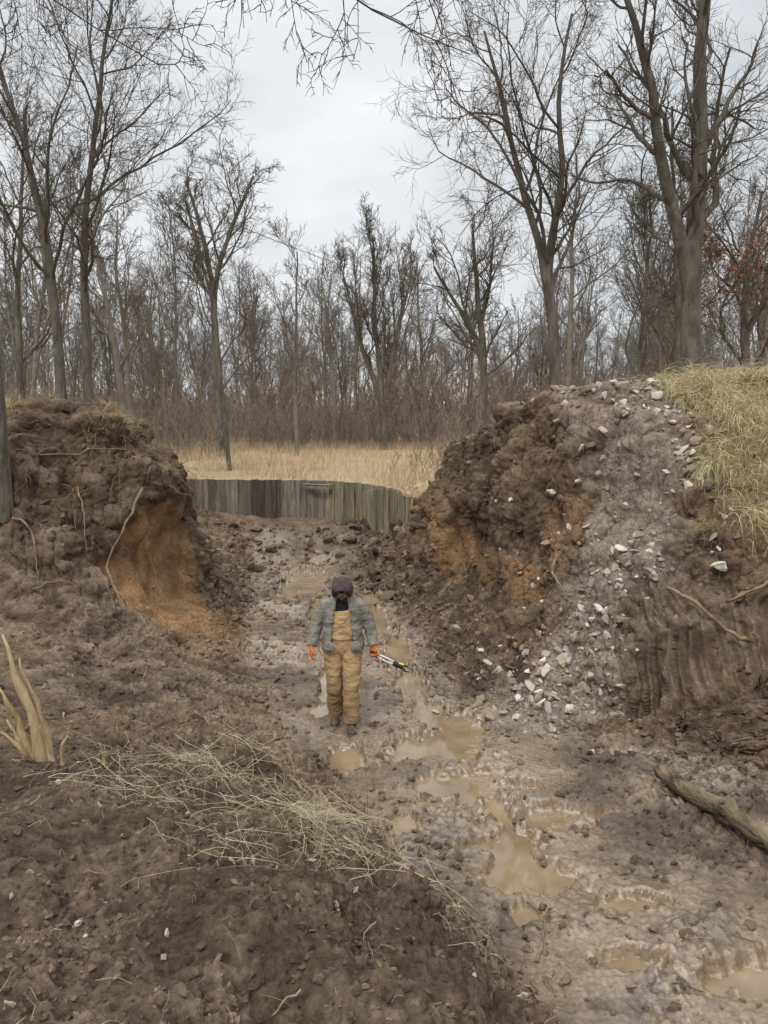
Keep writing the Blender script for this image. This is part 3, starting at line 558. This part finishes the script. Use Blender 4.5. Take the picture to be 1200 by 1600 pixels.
for i in range(260):
    yy=40+rg.random()**.8*75; xx=rg.uniform(-1,1)*(.56*yy+8); s=rg.uniform(.5,.85)
    if abs(xx)>9 and rg.random()<.2: yy=27+rg.random()*12
    if abs(xx)>.3*yy: s*=1.1
    inst('tree_%d'%i,var[i%7],xx,yy,1.8,s,woods)
brush=bpy.data.objects.new('undergrowth_brush',None); COL.objects.link(brush)
for i in range(330):
    yy=39+rg.random()*34; xx=rg.uniform(-1,1)*(.56*yy+6)
    if rg.random()<.35 and abs(xx)>7: yy=22+rg.random()*16; 
    inst('brush_%d'%i,bvar[i%4],xx,yy,1.8,rg.uniform(.5,1.1),brush)
for i in range(130):
    yy=48+rg.random()*50; xx=rg.uniform(-1,1)*(.56*yy+6)
    inst('sapling_%d'%i,bvar[i%4],xx,yy,1.8,rg.uniform(1.2,2.3),brush)
for (a,b_) in [(3.2,18.5),(4.6,17.5),(6,17),(2.6,20.5),(7.5,14.5),(1.5,21.5),(8.5,15.5),(5.2,20),(2.2,17.2)]:
    inst('brush_n%d'%int(a*10),bvar[int(a*7)%4],a,b_,gz(a,b_)-.05,.55,brush)
t=np.linspace(0,1,40); A=np.array([-4.9,23.6,9.55]);Bp=np.array([4.6,60,13.2]); Pc=A+(Bp-A)*t[:,None]; Pc[:,2]-=4*t*(1-t)*.3
v,F_=tubes(Pc[None],np.full((1,40),.011),5); add_obj('overhead_cable',mesh_np('c',v,F_,True),noisy('cable',(.02,.02,.02),(.03,.03,.03)))
# ------------------------------------------------------------ retaining wall
M_wall=attr_mat('weathered_boards',rough=.85,bump=.7,var=.65,fs=12)
nt=M_wall.node_tree
for nd in list(nt.nodes):
    if nd.type=='TEX_COORD':
        mp=nt.nodes.new('ShaderNodeMapping'); mp.inputs['Scale'].default_value=(1,1,.12)
        for sock in [l.to_socket for l in nd.outputs['Object'].links]: nt.links.new(mp.outputs[0],sock)
        nt.links.new(nd.outputs['Object'],mp.inputs[0])
wl=resamp(list(zip(WX,WY,np.zeros(8))),400)
dl=np.concatenate([[0],np.cumsum(np.linalg.norm(np.diff(wl,axis=0),axis=1))]); tot=dl[-1]
BV=[];BF=[];BC=[]; s0=0;k=0
def boxv(c,ux,uy,hx,hy,z0,z1):
    v=[]
    for zz in (z0,z1):
        for sx,sy in ((-1,-1),(1,-1),(1,1),(-1,1)): v.append([c[0]+ux[0]*hx*sx+uy[0]*hy*sy,c[1]+ux[1]*hx*sx+uy[1]*hy*sy,zz])
    return v
QF=[[0,1,5,4],[1,2,6,5],[2,3,7,6],[3,0,4,7],[4,5,6,7],[3,2,1,0]]
def addbox(v,c):
    base=len(BV); BV.extend(v); BF.extend([[q+base for q in f] for f in QF]); BC.extend([c]*8)
while s0<tot-.1:
    w=rng.uniform(.12,.2); sm=s0+w/2; c=[np.interp(sm,dl,wl[:,0]),np.interp(sm,dl,wl[:,1])]; c2=[np.interp(sm-.05,dl,wl[:,0]),np.interp(sm-.05,dl,wl[:,1])]
    ux=np.array(c)-np.array(c2); ux/=np.linalg.norm(ux)+1e-9; uy=np.array([-ux[1],ux[0]])
    fr=s0/tot; off=rng.uniform(-.012,.012)+(.03 if k%2 else 0)
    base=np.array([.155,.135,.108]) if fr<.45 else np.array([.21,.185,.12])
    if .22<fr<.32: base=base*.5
    cc=base*rng.uniform(.65,1.25)
    c=[c[0]+uy[0]*off,c[1]+uy[1]*off]
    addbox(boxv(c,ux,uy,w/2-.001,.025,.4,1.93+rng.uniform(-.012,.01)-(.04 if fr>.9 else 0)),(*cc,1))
    s0+=w;k+=1
for (sa,sb,z0,z1,of,c) in [(.405,.5,1.74,1.83,-.12,(.2,.18,.14)),(.405,.5,1.835,1.855,-.14,(.32,.29,.23))]:
    a=sa*tot;b2_=sb*tot; pa=np.array([np.interp(a,dl,wl[:,0]),np.interp(a,dl,wl[:,1])]);pb=np.array([np.interp(b2_,dl,wl[:,0]),np.interp(b2_,dl,wl[:,1])])
    ux=(pb-pa);L_=np.linalg.norm(ux);ux/=L_;uy=np.array([-ux[1],ux[0]]); cen=(pa+pb)/2+uy*of
    addbox(boxv(cen,ux,uy,L_/2,.03,z0,z1),(*c,1))
m=mesh_np('retaining_wall',np.array(BV),np.array(BF)); set_attr(m,'Col',np.array(BC)); add_obj('retaining_wall',m,M_wall)
# ------------------------------------------------------------ man
man=bpy.data.objects.new('man_walking',None); COL.objects.link(man)
zf=gz(-.47,8.15); man.location=(-.47,8.2,max(zf,-.01)-.015); print('zf',zf)
def loft(pts,rx,ry,S=20,ref=(0,-1,0)):
    pts=np.array(pts,float);rx=np.array(rx,float);ry=np.array(ry,float)
    T=nrm(np.gradient(pts,axis=0)); U=nrm(np.cross(T,np.array(ref,float))); W=np.cross(U,T)
    a=np.arange(S)/S*2*math.pi; V_=pts[:,None]+U[:,None]*(rx[:,None]*np.cos(a))[...,None]+W[:,None]*(ry[:,None]*np.sin(a))[...,None]
    n=len(pts); V_=V_.reshape(-1,3).tolist(); F_=[]
    for i in range(n-1):
        for j in range(S): F_.append([i*S+j,i*S+(j+1)%S,(i+1)*S+(j+1)%S,(i+1)*S+j])
    F_.append(list(range(S))[::-1]); F_.append([(n-1)*S+j for j in range(S)])
    return V_,F_
def interp_loft(ctrl,n=24,S=20,ref=(0,-1,0)):
    c=np.array(ctrl,float); t=np.linspace(0,len(c)-1,n)
    def ci(k):
        y_=np.interp(t,np.arange(len(c)),c[:,k]); 
        for _ in range(1): y_[1:-1]=(y_[:-2]+2*y_[1:-1]+y_[2:])/4
        return y_
    return loft(np.stack([ci(0),ci(1),ci(2)],-1),ci(3),ci(4),S,ref)
def fuse(name,parts,mat,vox=.009,smooth=3,fold=0,fs=(9,9,5),parent=man):
    V_=[];F_=[]
    for v,f in parts:
        b0=len(V_); V_+=list(v); F_+=[[q+b0 for q in g_] for g_ in f]
    me=bpy.data.meshes.new(name); me.from_pydata(V_,[],F_); me.update()
    bm=bmesh.new(); bm.from_mesh(me); bmesh.ops.recalc_face_normals(bm,faces=bm.faces); bm.to_mesh(me); bm.free()
    o=bpy.data.objects.new('tmp',me); COL.objects.link(o)
    r=o.modifiers.new('r','REMESH'); r.mode='VOXEL'; r.voxel_size=vox
    if smooth: s=o.modifiers.new('s','SMOOTH'); s.factor=.5; s.iterations=smooth
    dg=bpy.context.evaluated_depsgraph_get(); dg.update(); nm=bpy.data.meshes.new_from_object(o.evaluated_get(dg)); bpy.data.objects.remove(o)
    if fold:
        n=len(nm.vertices); co=np.empty(n*3,f32); nm.vertices.foreach_get('co',co); no=np.empty(n*3,f32); nm.vertices.foreach_get('normal',no); co=co.reshape(-1,3);no=no.reshape(-1,3)
        d=(pn(co,fs,3.)*.6+(.5-np.abs(pn(co,np.array(fs)*2.,7.)))*.5)*fold; co=co+no*d[:,None]; nm.vertices.foreach_set('co',co.astype(f32).ravel())
    nm.polygons.foreach_set('use_smooth',np.ones(len(nm.polygons),bool)); nm.update()
    nm.materials.clear(); return add_obj(name,nm,mat,parent)
def dirty(name,clean,dirt,z0,z1):
    m=noisy(name,tuple(c*.75 for c in clean),clean,14,.9,.4,120,bdist=.004); nt=m.node_tree;N=nt.nodes;L=nt.links
    b=N['Principled BSDF']; src=b.inputs['Base Color'].links[0].from_socket
    tc=N.new('ShaderNodeTexCoord'); sx=N.new('ShaderNodeSeparateXYZ'); L.new(tc.outputs['Object'],sx.inputs[0])
    n=N.new('ShaderNodeTexNoise'); n.inputs['Scale'].default_value=7; n.inputs['Detail'].default_value=6; L.new(tc.outputs['Object'],n.inputs['Vector'])
    ma=N.new('ShaderNodeMath'); ma.operation='MULTIPLY_ADD'; ma.inputs[1].default_value=-.9; L.new(n.outputs['Fac'],ma.inputs[0]); L.new(sx.outputs['Z'],ma.inputs[2])
    mr=N.new('ShaderNodeMapRange'); mr.inputs[1].default_value=z0-.45; mr.inputs[2].default_value=z1-.45; mr.inputs[3].default_value=.85; mr.inputs[4].default_value=.0; L.new(ma.outputs[0],mr.inputs[0])
    mx=N.new('ShaderNodeMix'); mx.data_type='RGBA'; L.new(mr.outputs[0],mx.inputs[0]); L.new(src,mx.inputs[6]); mx.inputs[7].default_value=(*dirt,1); L.new(mx.outputs[2],b.inputs['Base Color'])
    return m
M_can=dirty('tan_canvas',(.52,.35,.18),(.17,.11,.065),.1,.8)
M_jack=noisy('grey_canvas',(.165,.156,.13),(.265,.25,.213),10,.95,.4,120,bdist=.004)
M_hood=noisy('dark_hoodie',(.055,.041,.043),(.10,.076,.078),12,.95,.3,100,bdist=.003)
M_lining=noisy('dark_shirt',(.012,.012,.016),(.022,.022,.028),12,.95)
M_glove=noisy('orange_glove',(.50,.14,.035),(.70,.23,.07),30,.8,.3,80,bdist=.003)
M_boot=noisy('muddy_boot',(.05,.033,.02),(.14,.095,.06),14,.75,.6,40)
M_skin=noisy('skin',(.17,.09,.06),(.22,.12,.075),12,.5,.1,80,bdist=.002)
M_hair=noisy('beard',(.01,.008,.007),(.02,.015,.012),40,.9)
legL=[(.09,0,.98,.115,.125),(.10,-.02,.86,.115,.12),(.105,-.06,.70,.10,.105),(.10,-.11,.50,.088,.094),(.10,-.13,.34,.088,.094),(.10,-.14,.18,.086,.09),(.10,-.15,.09,.094,.105)]
legR=[(-.09,0,.98,.115,.125),(-.10,-.0,.86,.115,.12),(-.105,-.02,.70,.10,.105),(-.10,-.03,.50,.09,.094),(-.095,.02,.34,.088,.092),(-.095,.07,.18,.086,.09),(-.095,.09,.09,.094,.102)]
tor=[(0,.0,.84,.10,.10),(0,.0,.93,.175,.135),(0,0,1.04,.18,.135),(0,0,1.16,.178,.13),(0,-.005,1.28,.175,.125),(0,-.005,1.33,.15,.11)]
bib=[(0,-.105,1.05,.125,.035),(0,-.11,1.2,.12,.03),(0,-.112,1.3,.11,.025),(0,-.105,1.375,.10,.02)]
strap=lambda s:[(s*.085,-.10,1.34,.02,.014),(s*.10,-.09,1.42,.02,.014),(s*.11,-.03,1.50,.02,.014),(s*.10,.05,1.50,.02,.014)]
pocket=[(0,-.135,1.2,.05,.01),(0,-.14,1.25,.05,.012),(0,-.138,1.31,.05,.01)]
fuse('bib_overalls',[interp_loft(legL,30),interp_loft(legR,30),interp_loft(tor),interp_loft(bib),interp_loft(strap(1),10,8),interp_loft(strap(-1),10,8),interp_loft(pocket,8)],M_can,.008,2,.026,(7,7,12))
fuse('hoodie',[interp_loft([(0,.0,1.2,.165,.115),(0,.0,1.35,.17,.12),(0,.01,1.46,.15,.11),(0,.01,1.52,.09,.085),(0,-.02,1.58,.065,.07)])],M_lining,.01,2,.006)
def cshell(zs,rx,ry,gap,th,cy=None):
    V_=[];F_=[];S=36;n=len(zs)
    for i in range(n):
        a0=gap[i]; a=np.linspace(-math.pi/2+a0,1.5*math.pi-a0,S)
        for (dx_) in (0,-th):
            for q in a: V_.append([ (rx[i]+dx_)*math.cos(q),(ry[i]+dx_)*math.sin(q)+(cy[i] if cy else 0),zs[i]])
    R2=2*S
    for i in range(n-1):
        for j in range(S-1):
            F_.append([i*R2+j,i*R2+j+1,(i+1)*R2+j+1,(i+1)*R2+j]); F_.append([i*R2+S+j+1,i*R2+S+j,(i+1)*R2+S+j,(i+1)*R2+S+j+1])
        F_.append([i*R2+S,i*R2,(i+1)*R2,(i+1)*R2+S]); F_.append([i*R2+S-1,i*R2+2*S-1,(i+1)*R2+2*S-1,(i+1)*R2+S-1])
    for j in range(S-1):
        F_.append([j+1,j,S+j,S+j+1]); b0=(n-1)*R2; F_.append([b0+j,b0+j+1,b0+S+j+1,b0+S+j])
    return V_,F_
sh=cshell([.90,.98,1.08,1.2,1.32,1.42,1.49,1.54],[.24,.235,.225,.22,.215,.195,.15,.10],[.20,.195,.18,.17,.165,.15,.125,.10],[.80,.72,.62,.55,.50,.48,.5,.55],.03)
colr=cshell([1.49,1.54,1.60],[.125,.115,.125],[.125,.11,.115],[.6,.6,.75],.022,[.0,-.0,.0])
def arm(s): return [(s*.13,.01,1.44,.07,.08),(s*.19,.015,1.40,.078,.085),(s*.245,.03,1.29,.076,.084),(s*.295,.04,1.19,.072,.078),(s*.32,.01,1.10,.066,.07),(s*.34,-.035,1.01,.06,.062),(s*.35,-.06,.955,.06,.058)]
flap=lambda s:[(s*.13,-.165,1.03,.05,.012),(s*.14,-.178,1.0,.055,.014),(s*.15,-.178,.94,.055,.012)]
fuse('work_jacket',[sh,colr,interp_loft(arm(1),26),interp_loft(arm(-1),26),interp_loft(flap(1),8,12),interp_loft(flap(-1),8,12)],M_jack,.009,2,.024,(9,9,14))
def hand(wr,d,w,n,curl,th_in=.4,k=1.12):
    wr=np.array(wr,float); d=nrm(np.array(d,float)); w=np.array(w,float); w=nrm(w-d*(w@d)); n=np.array(n,float); n=nrm(n-d*(n@d)-w*(n@w))
    parts=[]
    c=[(0,.034,.028),(.03,.04,.02),(.06,.046,.02),(.092,.043,.016),(.1,.034,.012)]
    pts=[wr+d*(q[0]-.02)*k for q in c]; parts.append(loft(pts,[q[1]*k for q in c],[q[2]*k for q in c],16,ref=tuple(n)))
    for i,(L,b0) in enumerate([(.072,.033),(.08,.011),(.074,-.011),(.058,-.032)]):
        p=wr+d*.07*k+w*b0*k; pts=[p]; a=0
        for j,sg in enumerate((.4,.34,.26)):
            a+=curl[j]; q=d*math.cos(a)+n*math.sin(a); 
            for _ in range(2): p=p+q*L*sg*.5*k; pts.append(p)
        r=[.0105*k]*3+[.0098*k]*2+[.009*k,.006*k]; parts.append(loft(pts,r,r,10,ref=tuple(w)))
    p=wr+d*.02*k+w*.03*k; pts=[p]; 
    for q,L in ((d*.6+w*.75+n*th_in*.5,.03),(d*.85+w*.3+n*th_in,.03),(d*.8-w*.1+n*th_in*1.3,.024)): p=p+nrm(q)*L*k; pts.append(p)
    r=[.014*k,.013*k,.0115*k,.007*k]; parts.append(loft(pts,r,r,10,ref=(.3,-.9,.2)))
    return parts
fuse('right_glove',hand((-.355,-.075,.945),(-.02,-.2,-1),(.35,-1,.2),(1,.3,0),(.25,.45,.4)),M_glove,.0042,1)
fuse('left_glove',hand((.355,-.075,.945),(.05,-.15,-1),(1,-.35,-.1),(.1,-.9,0),(.9,1.2,1.0),.9),M_glove,.0042,1)
def boot(x0,y0,z0,pitch=0): return [interp_loft([(x0,y0+.02,z0+.2,.06,.065),(x0,y0+.015,z0+.12,.06,.07),(x0,y0-.0,z0+.06,.055,.09)],10,16),
   interp_loft([(x0,y0+.085,z0+.045+pitch,.03,.035),(x0,y0+.06,z0+.05+pitch,.043,.048),(x0,y0-.04,z0+.055,.046,.055),(x0,y0-.13,z0+.042,.052,.042),(x0,y0-.19,z0+.036,.046,.034),(x0,y0-.215,z0+.03,.02,.02)],16,16,ref=(0,0,1)),
   interp_loft([(x0,y0+.095,z0+.012+pitch,.03,.012),(x0,y0+.05,z0+.012+pitch,.045,.013),(x0,y0-.1,z0+.012,.052,.013),(x0,y0-.2,z0+.012,.047,.013),(x0,y0-.225,z0+.012,.02,.01)],12,12,ref=(0,0,1))]
fuse('boots',boot(.105,-.15,0)+boot(-.1,.09,0,.03),M_boot,.007,2,.006)
def rotx(v,a,c):
    v=np.array(v,float)-c; ca,sa=math.cos(a),math.sin(a); o=v.copy(); o[:,1]=v[:,1]*ca-v[:,2]*sa; o[:,2]=v[:,1]*sa+v[:,2]*ca; return o+c
HC=np.array([0,-.10,1.605]); HA=math.radians(38)
def head():
    nu,nv=48,36; V_=[];
    for i in range(nv+1):
        th=math.pi*i/nv
        for j in range(nu):
            ph=2*math.pi*j/nu; V_.append([math.sin(th)*math.sin(ph),-math.sin(th)*math.cos(ph),math.cos(th)])
    D=np.array(V_); S_=D*np.array([.075,.095,.118]); X_,Y_,Z_=S_.T; fr=np.clip(-D[:,1],0,1)
    jaw=np.clip(-Z_/.118,0,1); X_=X_*(1-.28*jaw**1.5)
    G=lambda cx_,cz_,sx_,sz_:np.exp(-((X_-cx_)/sx_)**2-((Z_-cz_)/sz_)**2)*fr
    Y_=Y_-.024*G(0,-.022,.012,.02)-.012*G(0,.0,.008,.03)-.01*G(0,.03,.05,.012)+.014*(G(.03,.008,.016,.013)+G(-.03,.008,.016,.013))-.009*G(0,-.06,.025,.008)-.006*G(0,-.072,.02,.007)+.004*G(0,-.066,.022,.003)-.012*G(0,-.1,.025,.02)
    ear=[np.exp(-((D[:,1]+.0)/.2)**2-((Z_+.01)/.03)**2)*(np.sign(D[:,0])==s)*(np.abs(D[:,0])>.8) for s in (1,-1)]
    X_=X_+.018*ear[0]-.018*ear[1]
    V_=np.stack([X_,Y_,Z_],-1); F_=[[i*nu+j,i*nu+(j+1)%nu,(i+1)*nu+(j+1)%nu,(i+1)*nu+j] for i in range(nv) for j in range(nu)]
    return V_,np.array(F_),D
hv,hfc,D=head(); beard=((hv[:,2]<-.045)&(D[:,1]<.3))|((hv[:,2]>.055)|(D[:,1]>.35))
m=mesh_np('head',rotx(hv+HC,HA,HC),hfc,True); ho=add_obj('head',m,M_skin,man); m.materials.append(M_hair)
m.polygons.foreach_set('material_index',beard[hfc].all(1).astype(np.int32))
M_eye=noisy('eye',(.35,.33,.3),(.4,.38,.35))
for s in (1,-1):
    v,f=ico(2); ev=v*.0115+np.array([s*.03,-.082,.007])+HC; me=mesh_np('eye',rotx(ev,HA,HC),f,True); add_obj('eye_%s'%('l' if s>0 else 'r'),me,M_eye,man)
nu,nv=40,30; D=[]
for i in range(nv+1):
    th=math.pi*i/nv
    for j in range(nu):
        ph=2*math.pi*j/nu; D.append([math.sin(th)*math.sin(ph),-math.sin(th)*math.cos(ph),math.cos(th)])
D=np.array(D); hvv=D*np.array([.118,.13,.155])+np.array([0,.025,.0])
hvv[:,1]-=.02*np.clip(D[:,2],0,1)*np.clip(-D[:,1],0,1)*2; hvv+=(pn(hvv,14,2.)*.014)[:,None]*D
op=((D[:,0]/.70)**2+((D[:,2]+.15)/.78)**2<1)&(D[:,1]<0)
Fh=np.array([[i*nu+j,i*nu+(j+1)%nu,(i+1)*nu+(j+1)%nu,(i+1)*nu+j] for i in range(nv) for j in range(nu)]); Fh=Fh[~op[Fh].any(1)]
me=mesh_np('hood',rotx(hvv+HC,HA,HC),Fh,True); hd=add_obj('hood',me,M_hood,man); sm=hd.modifiers.new('s','SOLIDIFY'); sm.thickness=.014; sm.offset=0
fuse('hood_collar',[interp_loft([(0,.035,1.45,.13,.11),(0,.02,1.50,.125,.115),(0,.005,1.545,.105,.10),(0,-.005,1.58,.08,.085)])],M_hood,.009,2,.02,(14,14,14))
M_al=noisy('pale_metal',(.5,.5,.48),(.68,.68,.66),20,.4,.1,metal=.3); M_blk=noisy('black_plastic',(.012,.012,.012),(.03,.03,.03),20,.5); M_yel=noisy('yellow_plastic',(.5,.43,.04),(.6,.52,.08),20,.5)
lp=bpy.data.objects.new('lopping_shears',None); COL.objects.link(lp); 
hp=np.array([.385,-.115,.865])+np.array(man.location); dv=nrm(np.array([.42,-.1,-.17]))
per=nrm(np.cross(dv,[0,1,0]))
for s in (1,-1):
    stick('handle_%d'%s,[hp+per*s*.012,hp+dv*.13+per*s*.022,hp+dv*.25+per*s*.010],.012,.011,M_al,8,lp,bumpy=0)
    stick('grip_%d'%s,[hp-dv*.08+per*s*.014,hp+dv*.02+per*s*.016],.015,.015,M_blk,8,lp,bumpy=0)
stick('pivot_body',[hp+dv*.21,hp+dv*.32],.034,.03,M_blk,8,lp,bumpy=.02)
stick('yellow_trim',[hp+dv*.27+per*.02,hp+dv*.33+per*.03],.018,.014,M_yel,8,lp,bumpy=0)
stick('blade_upper',[hp+dv*.30,hp+dv*.36+per*.035,hp+dv*.42+per*.015],.014,.004,M_blk,6,lp,bumpy=0)
stick('blade_lower',[hp+dv*.30,hp+dv*.36-per*.03,hp+dv*.41-per*.02],.014,.005,M_blk,6,lp,bumpy=0)
# ------------------------------------------------------------ world, sun, camera
w=bpy.data.worlds.new('World'); scn.world=w; w.use_nodes=True; nt=w.node_tree;N=nt.nodes;L=nt.links
bg=N['Background']; sky=N.new('ShaderNodeTexSky'); sky.sky_type='NISHITA'; sky.sun_disc=False
sky.sun_elevation=math.radians(55); sky.sun_rotation=math.radians(200); sky.air_density=1; sky.dust_density=3
hs=N.new('ShaderNodeHueSaturation'); hs.inputs['Saturation'].default_value=.12; L.new(sky.outputs[0],hs.inputs['Color'])
tc=N.new('ShaderNodeTexCoord'); mp=N.new('ShaderNodeMapping'); mp.inputs['Scale'].default_value=(1,1,2.2); mp.inputs['Location'].default_value=(.35,0,.2); L.new(tc.outputs['Generated'],mp.inputs[0])
no=N.new('ShaderNodeTexNoise'); no.inputs['Scale'].default_value=2.1; no.inputs['Detail'].default_value=6; no.inputs['Roughness'].default_value=.5; L.new(mp.outputs[0],no.inputs['Vector'])
rp=N.new('ShaderNodeValToRGB'); e=rp.color_ramp.elements; e[0].position=.34; e[0].color=(.52,.55,.58,1); e[1].position=.64; e[1].color=(.80,.825,.85,1); L.new(no.outputs['Fac'],rp.inputs[0])
sc=N.new('ShaderNodeVectorMath'); sc.operation='SCALE'; sc.inputs['Scale'].default_value=8.3; L.new(rp.outputs[0],sc.inputs[0])
mx=N.new('ShaderNodeMix'); mx.data_type='RGBA'; mx.inputs[0].default_value=.9; L.new(hs.outputs[0],mx.inputs[6]); L.new(sc.outputs[0],mx.inputs[7])
sx=N.new('ShaderNodeSeparateXYZ'); L.new(tc.outputs['Generated'],sx.inputs[0])
mr=N.new('ShaderNodeMapRange'); mr.inputs[1].default_value=.45; mr.inputs[2].default_value=1; mr.inputs[3].default_value=1; mr.inputs[4].default_value=2.5; L.new(sx.outputs['Z'],mr.inputs[0])
s2=N.new('ShaderNodeVectorMath'); s2.operation='SCALE'; L.new(mx.outputs[2],s2.inputs[0]); L.new(mr.outputs[0],s2.inputs['Scale'])
L.new(s2.outputs[0],bg.inputs['Color']); bg.inputs['Strength'].default_value=.148
sl=bpy.data.lights.new('sun','SUN'); sl.energy=1.5; sl.angle=math.radians(14); sl.color=(1,.95,.87); so=bpy.data.objects.new('sun',sl); COL.objects.link(so)
so.rotation_euler=(math.radians(35),0,math.radians(-20))
cam=bpy.data.cameras.new('camera'); co=bpy.data.objects.new('camera',cam); COL.objects.link(co); cam.sensor_fit='VERTICAL'; cam.sensor_height=24; cam.lens=1155/1600*24
co.location=(0,0,3.6); co.rotation_euler=(math.radians(90-7.4),0,0); cam.clip_end=1000; cam.clip_start=.05; scn.camera=co
scn.view_settings.view_transform='Standard'; scn.view_settings.look='None'; scn.view_settings.exposure=0
print('done',time.time()-T0)
